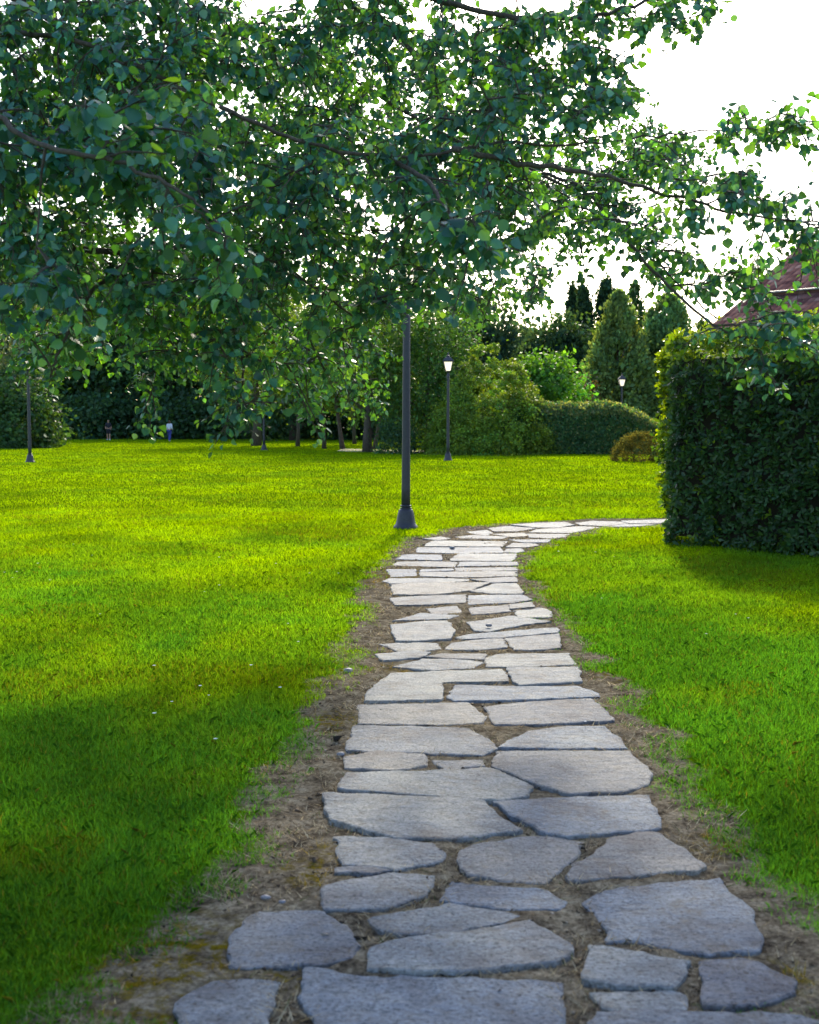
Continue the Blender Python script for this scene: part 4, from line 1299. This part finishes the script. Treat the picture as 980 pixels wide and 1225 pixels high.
me = leaves_mesh('foliage', np.concatenate(P_), np.concatenate(U_), np.concatenate(N_), np.concatenate(S_), np.concatenate(C_), 'obovate')
link_mesh('foliage', me, M['hedge'], hedge)
g = Geo()
for k in range(46):
    x0, y0 = (k + .5) / 46 * HL, r.uniform(.3, HD - .3)
    pts = [np.array([x0 + r.normal(0, .1) * z, y0 + r.normal(0, .12) * z, z]) for z in (-.05, .5, 1.2, 2.0, 2.4)]
    g.tube(pts, [.035, .03, .024, .016, .008], 6)
g.build('stems', M['bark'], hedge)
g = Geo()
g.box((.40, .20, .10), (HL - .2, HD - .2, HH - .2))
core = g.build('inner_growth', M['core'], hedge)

# long low hedge far behind
r = np.random.default_rng(32)
L0, D0 = 8.9, 2.0
hb = empty('low_hedge', (3.4, 57.6, 0))
tag(hb, 'long low rounded hedge with sunlit pale leaf tips across the far lawn', 'hedge')
n = 30000
u, v = r.random(n), r.random(n)
th = v * np.pi * 0.5 * 1.02
def low_top(u):
    return 2.42 + .10 * np.sin(u * 9) - np.clip((u - .62) / .38, 0, 1) ** 2.0 * 1.5
ring = r.random(n)
yy = np.where(ring < .5, 0, 0)
ph = np.sqrt(v) * 0 + v
zt_ = low_top(u)
zc = np.where(ph < .6, ph / .6 * (zt_ - .4), zt_ - .4 + .4 * np.sin((ph - .6) / .4 * np.pi / 2))
yc = np.where(ph < .6, 0.0, D0 * .6 * (1 - np.cos((ph - .6) / .4 * np.pi / 2)))
off = (fbm(u * L0 * 1.7, zc * 2 + yc, 3) - .5) * .28
p = np.c_[u * L0, yc - off * (ph < .75), zc + off * (ph >= .6)] + r.normal(0, .05, (n, 3))
endm = r.random(n) < .12
p[endm] = np.c_[np.where(r.random(endm.sum()) < .5, 0, L0) + r.normal(0, .06, endm.sum()), r.random(endm.sum()) * D0, r.random(endm.sum()) * np.where(True, .9, 1)]
nr_ = np.where((ph < .6)[:, None], np.array([0, -1., .15]), np.array([0, -.5, .9]))
c = var_color(n, (.07, .18, .09), .25, .1, r)
tips = (r.random(n) < np.where(ph > .55, .55, .12))  # pale tips crowd the top, painting its sunlit look into the colour
c[tips] = var_color(int(tips.sum()), (.19, .25, .13), .2, .1, r)
me = leaves_mesh('foliage', p, norm(nr_) * .5 + r.normal(0, .7, (n, 3)) + np.array([0, 0, .4]), nr_ + r.normal(0, .6, (n, 3)), np.clip(r.normal(.13, .03, n), .06, .22), c, 'rhomb')
link_mesh('foliage', me, M['tree'], hb)
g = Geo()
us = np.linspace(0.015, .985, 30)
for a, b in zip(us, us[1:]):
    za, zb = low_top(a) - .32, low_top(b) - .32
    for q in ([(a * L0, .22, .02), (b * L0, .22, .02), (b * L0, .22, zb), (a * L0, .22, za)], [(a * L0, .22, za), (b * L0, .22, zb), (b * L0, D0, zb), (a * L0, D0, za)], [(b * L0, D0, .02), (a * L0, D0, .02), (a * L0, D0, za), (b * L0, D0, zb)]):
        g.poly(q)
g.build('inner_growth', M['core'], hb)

make_tree('clipped_bush', 'small brownish clipped dome bush beside the dark hedge', 762, 47.4, 1.22, .88, 'dome', (.10, .10, .035), 9000, .055, 300, cat='bush', clumps=200, spread=.09, hollow=.85, mat='needle', kind='rhomb')
make_tree('shrub', 'small bright green shrub between the dome bush and the dark hedge', 795, 46.5, .85, .35, 'round', (.07, .14, .02), 1200, .07, 301, cat='shrub', clumps=40)

# ------------------------------------------------------------------ house with tiled roof
A = np.array([16.5, 52.0])            # ridge end
E = np.array([10.4, 46.0])            # eave corner
rdir = np.array([6.0, -6.1])
rdir /= np.linalg.norm(rdir)
sl = E - A
ZR, ZE = 8.95, 4.5
LEN = 16.0
house = empty('house', (A[0], A[1], 0))
tag(house, 'house with a weathered reddish tiled roof rising behind the dark hedge', 'house')


def roof_sheet(name, p_top, p_bot, z_top, z_bot, length, thick, parent):
    """tiled roof slope from a ridge line down to an eave line"""
    a = np.array([*p_top, z_top]) - np.array([A[0], A[1], 0])
    b = np.array([*p_bot, z_bot]) - np.array([A[0], A[1], 0])
    rd = np.array([*rdir, 0])
    dn = np.array([0, 0, -thick])
    v = [a, a + rd * length, b + rd * length, b]
    v = v + [q + dn for q in v]
    me = bpy.data.meshes.new(name)
    me.from_pydata([tuple(q) for q in v], [], [[0, 3, 2, 1], [4, 5, 6, 7], [0, 1, 5, 4], [1, 2, 6, 5], [2, 3, 7, 6], [3, 0, 4, 7]])
    S = np.linalg.norm(a - b)
    at_ = me.attributes.new('tile_uv', 'FLOAT_VECTOR', 'POINT')
    vals = [(0, S, 0), (length, S, 0), (length, 0, 0), (0, 0, 0)] * 2
    for d_, q in zip(at_.data, vals):
        d_.vector = q
    me.update()
    return link_mesh(name, me, M['tile'], parent)


f1 = 0.52
B1 = A + sl * f1
zb1 = ZR + (ZE - ZR) * f1
roof1 = roof_sheet('roof', A, B1, ZR, zb1, LEN, .16, house)
roof2 = roof_sheet('lower_roof', A + sl * (f1 - .02), E, zb1 - .10, ZE - .1, LEN, .16, house)
back = roof_sheet('rear_roof', A, A - sl, ZR, ZE, LEN, .16, house)
A3 = np.array([A[0], A[1], 0])
g = Geo()
rd3 = np.array([*rdir, 0])
g.tube([np.array([0, 0, ZR + .02]) - rd3 * .1, np.array([0, 0, ZR + .02]) + rd3 * LEN], [.13, .13], 10)
g.build('ridge_cap', M['clay'], house, True)
g = Geo()
q = np.array([*(B1 - A), zb1 - .03])
g.tube([q - rd3 * .02 + np.array([-.05, -.05, 0]), q + rd3 * LEN + np.array([-.05, -.05, 0])], [.04, .04], 8)
g.build('gutter', M['fascia'], house, True)
# wall under the roof: gable end and long front
g = Geo()
inn = rd3 * .5
fr = np.array([*(sl * .93), 0])
bk = np.array([*(-sl * .93), 0])
p1, p2 = fr + inn, bk + inn
zz1 = ZE + (ZR - ZE) * .07 - .25
g.poly([p1, p2, p2 + np.array([0, 0, zz1]), inn + np.array([0, 0, ZR - .3]), p1 + np.array([0, 0, zz1])])
p3 = fr + rd3 * (LEN - .5)
g.poly([p1, p1 + np.array([0, 0, zz1]), p3 + np.array([0, 0, zz1]), p3])
p4 = bk + rd3 * (LEN - .5)
g.poly([p4, p4 + np.array([0, 0, zz1]), p2 + np.array([0, 0, zz1]), p2])
g.poly([p3, p3 + np.array([0, 0, zz1]), rd3 * (LEN - .5) + np.array([0, 0, ZR - .3]), p4 + np.array([0, 0, zz1]), p4])
wall = g.build('wall', M['plaster'], house)
# flue pipe on the upper slope
fl = at(974, 343, 48.4)
fl_ = fl - A3
g = Geo()
g.tube([fl_ + np.array([0, 0, -.6]), fl_ + np.array([0, 0, .42])], [.12, .12], 12)
g.lathe([(.18, .40), (.18, .46), (.10, .56), (.02, .60)], 12, fl_)
g.build('chimney', M['clay'], roof1.parent, True)


# ------------------------------------------------------------------ the two people far away
def skin_mesh(name, joints, edges, mat, parent=None, sub=2):
    me = bpy.data.meshes.new(name)
    me.from_pydata([j[:3] for j in joints], edges, [])
    o = bpy.data.objects.new(name, me)
    col.objects.link(o)
    sm = o.modifiers.new('skin', 'SKIN')
    for i, j in enumerate(joints):
        s = me.skin_vertices[0].data[i]
        s.radius = (j[3], j[4] if len(j) > 4 else j[3])
        s.use_root = (i == 0)
    sb = o.modifiers.new('sub', 'SUBSURF')
    sb.levels = sb.render_levels = sub
    dg = bpy.context.evaluated_depsgraph_get()
    ev = bpy.data.meshes.new_from_object(o.evaluated_get(dg))
    ev.name = name
    bpy.data.objects.remove(o)
    return link_mesh(name, ev, mat, parent, True)


def person(px, py, label, H, walk, top_m, leg_m, short, long_hair, face):
    b = gp(px, py)
    root = empty('person', (b[0], b[1], 0), face)
    s = H / 1.70
    st = .17 * walk
    J = [(0, 0, .95, .15, .11), (0, 0, 1.12, .125, .095), (0, 0, 1.32, .15, .10), (0, 0, 1.44, .07), (0, -.01, 1.50, .055), (0, -.02, 1.58, .085, .095), (0, -.01, 1.66, .075, .085),
         (.09, 0, .88, .09), (.10, -st * .6, .50, .06), (.10, -st * .9, .28, .058), (.10, -st * .8, .08, .042), (.10, -st - .10, .035, .035),
         (-.09, 0, .88, .09), (-.10, st * .4, .50, .06), (-.10, st * 1.0, .28, .058), (-.10, st * 1.5, .09, .042), (-.10, st * 1.5 - .14, .04, .035),
         (.17, 0, 1.38, .062), (.22, .04, 1.12, .045), (.20, -.10, .93, .035), (.19, -.16, .86, .032),
         (-.17, 0, 1.38, .062), (-.23, .05, 1.12, .045), (-.21, -.12, .98, .035), (-.19, -.19, .93, .032)]
    Ed = [(0, 1), (1, 2), (2, 3), (3, 4), (4, 5), (5, 6), (0, 7), (7, 8), (8, 9), (9, 10), (10, 11), (0, 12), (12, 13), (13, 14), (14, 15), (15, 16), (2, 17), (17, 18), (18, 19), (19, 20), (2, 21), (21, 22), (22, 23), (23, 24)]
    Js = [tuple(v * s for v in j) for j in J]
    skin_mesh('body', Js, Ed, M['skin'], root)

    def sub(ix, ed, grow, name, mat):
        mp = {q: i for i, q in enumerate(ix)}
        jj = [Js[q][:3] + tuple(v + grow for v in Js[q][3:]) for q in ix]
        skin_mesh(name, jj, [(mp[a], mp[b_]) for a, b_ in ed], mat, root)
    arm = [(2, 17), (17, 18), (2, 21), (21, 22)]
    aix = [17, 18, 21, 22]
    if not short:
        arm += [(18, 19), (22, 23)]
        aix += [19, 23]
    sub([2, 1, 0, 3] + aix, [(1, 2), (0, 1), (2, 3)] + arm, .018, 'shirt', top_m)
    lg = [(0, 7), (7, 8), (0, 12), (12, 13)]
    lx = [0, 7, 8, 12, 13]
    if not short:
        lg += [(8, 9), (9, 10), (13, 14), (14, 15)]
        lx += [9, 10, 14, 15]
    sub(lx, lg, .02, 'shorts' if short else 'trousers', leg_m)
    for a, b_ in ((10, 11), (15, 16)):
        sub([a, b_], [(a, b_)], .012, 'shoe', M['white_cloth'])
    hb_ = [(0, .02 * s, 1.69 * s, .09 * s), (0, .05 * s, 1.62 * s, .088 * s)]
    he = [(0, 1)]
    if long_hair:
        hb_ += [(0, .07 * s, 1.50 * s, .075 * s), (0, .075 * s, 1.42 * s, .05 * s)]
        he += [(1, 2), (2, 3)]
    skin_mesh('hair', hb_, he, M['hair'], root)
    tag(root, label, 'person')
    return root


person(203, 528.3, 'person walking away in a pale lilac top and blue trousers', 1.60, 1.0, M['pale_cloth'], M['blue_cloth'], False, True, R(165))
person(130, 526.6, 'person in dark shirt and shorts with bare legs before the wood', 1.66, .4, M['black_cloth'], M['black_cloth'], True, False, R(10))

# ------------------------------------------------------------------ light
SUN_AZ, SUN_EL = 6.0, 31.0         # degrees right of the view axis, above the horizon
w = bpy.data.worlds.new('World')
scene.world = w
w.use_nodes = True
nt = w.node_tree
nt.nodes.clear()
wo = nt.nodes.new('ShaderNodeOutputWorld')
bg = nt.nodes.new('ShaderNodeBackground')
sky = nt.nodes.new('ShaderNodeTexSky')
sky.sky_type = 'NISHITA'
sky.sun_disc = False
sky.sun_elevation = R(SUN_EL)
sky.sun_rotation = R(SUN_AZ)
sky.altitude = 100
sky.air_density = 1.0
sky.dust_density = 2.0
sky.ozone_density = 1.5
bg.inputs['Strength'].default_value = 0.15
nt.links.new(sky.outputs[0], bg.inputs[0])
nt.links.new(bg.outputs[0], wo.inputs[0])
sd = bpy.data.lights.new('sun', 'SUN')
sd.energy = 2.25
sd.angle = R(3.0)
sd.color = (1.0, 0.91, 0.72)
so = bpy.data.objects.new('sun', sd)
col.objects.link(so)
sdir = Vector((math.sin(R(SUN_AZ)) * math.cos(R(SUN_EL)), math.cos(R(SUN_AZ)) * math.cos(R(SUN_EL)), math.sin(R(SUN_EL))))
so.rotation_euler = (-sdir).to_track_quat('-Z', 'Y').to_euler()

# ------------------------------------------------------------------ render settings
scene.view_settings.view_transform = 'Standard'
scene.view_settings.look = 'None'
scene.view_settings.exposure = 1.38
scene.view_settings.gamma = 1.0
scene.view_settings.use_curve_mapping = False
scene.render.engine = 'CYCLES'
scene.cycles.max_bounces = 6
scene.cycles.diffuse_bounces = 3
scene.cycles.glossy_bounces = 2
scene.cycles.transmission_bounces = 3
scene.cycles.transparent_max_bounces = 4
scene.cycles.use_denoising = True
scene.cycles.sample_clamp_indirect = 6.0
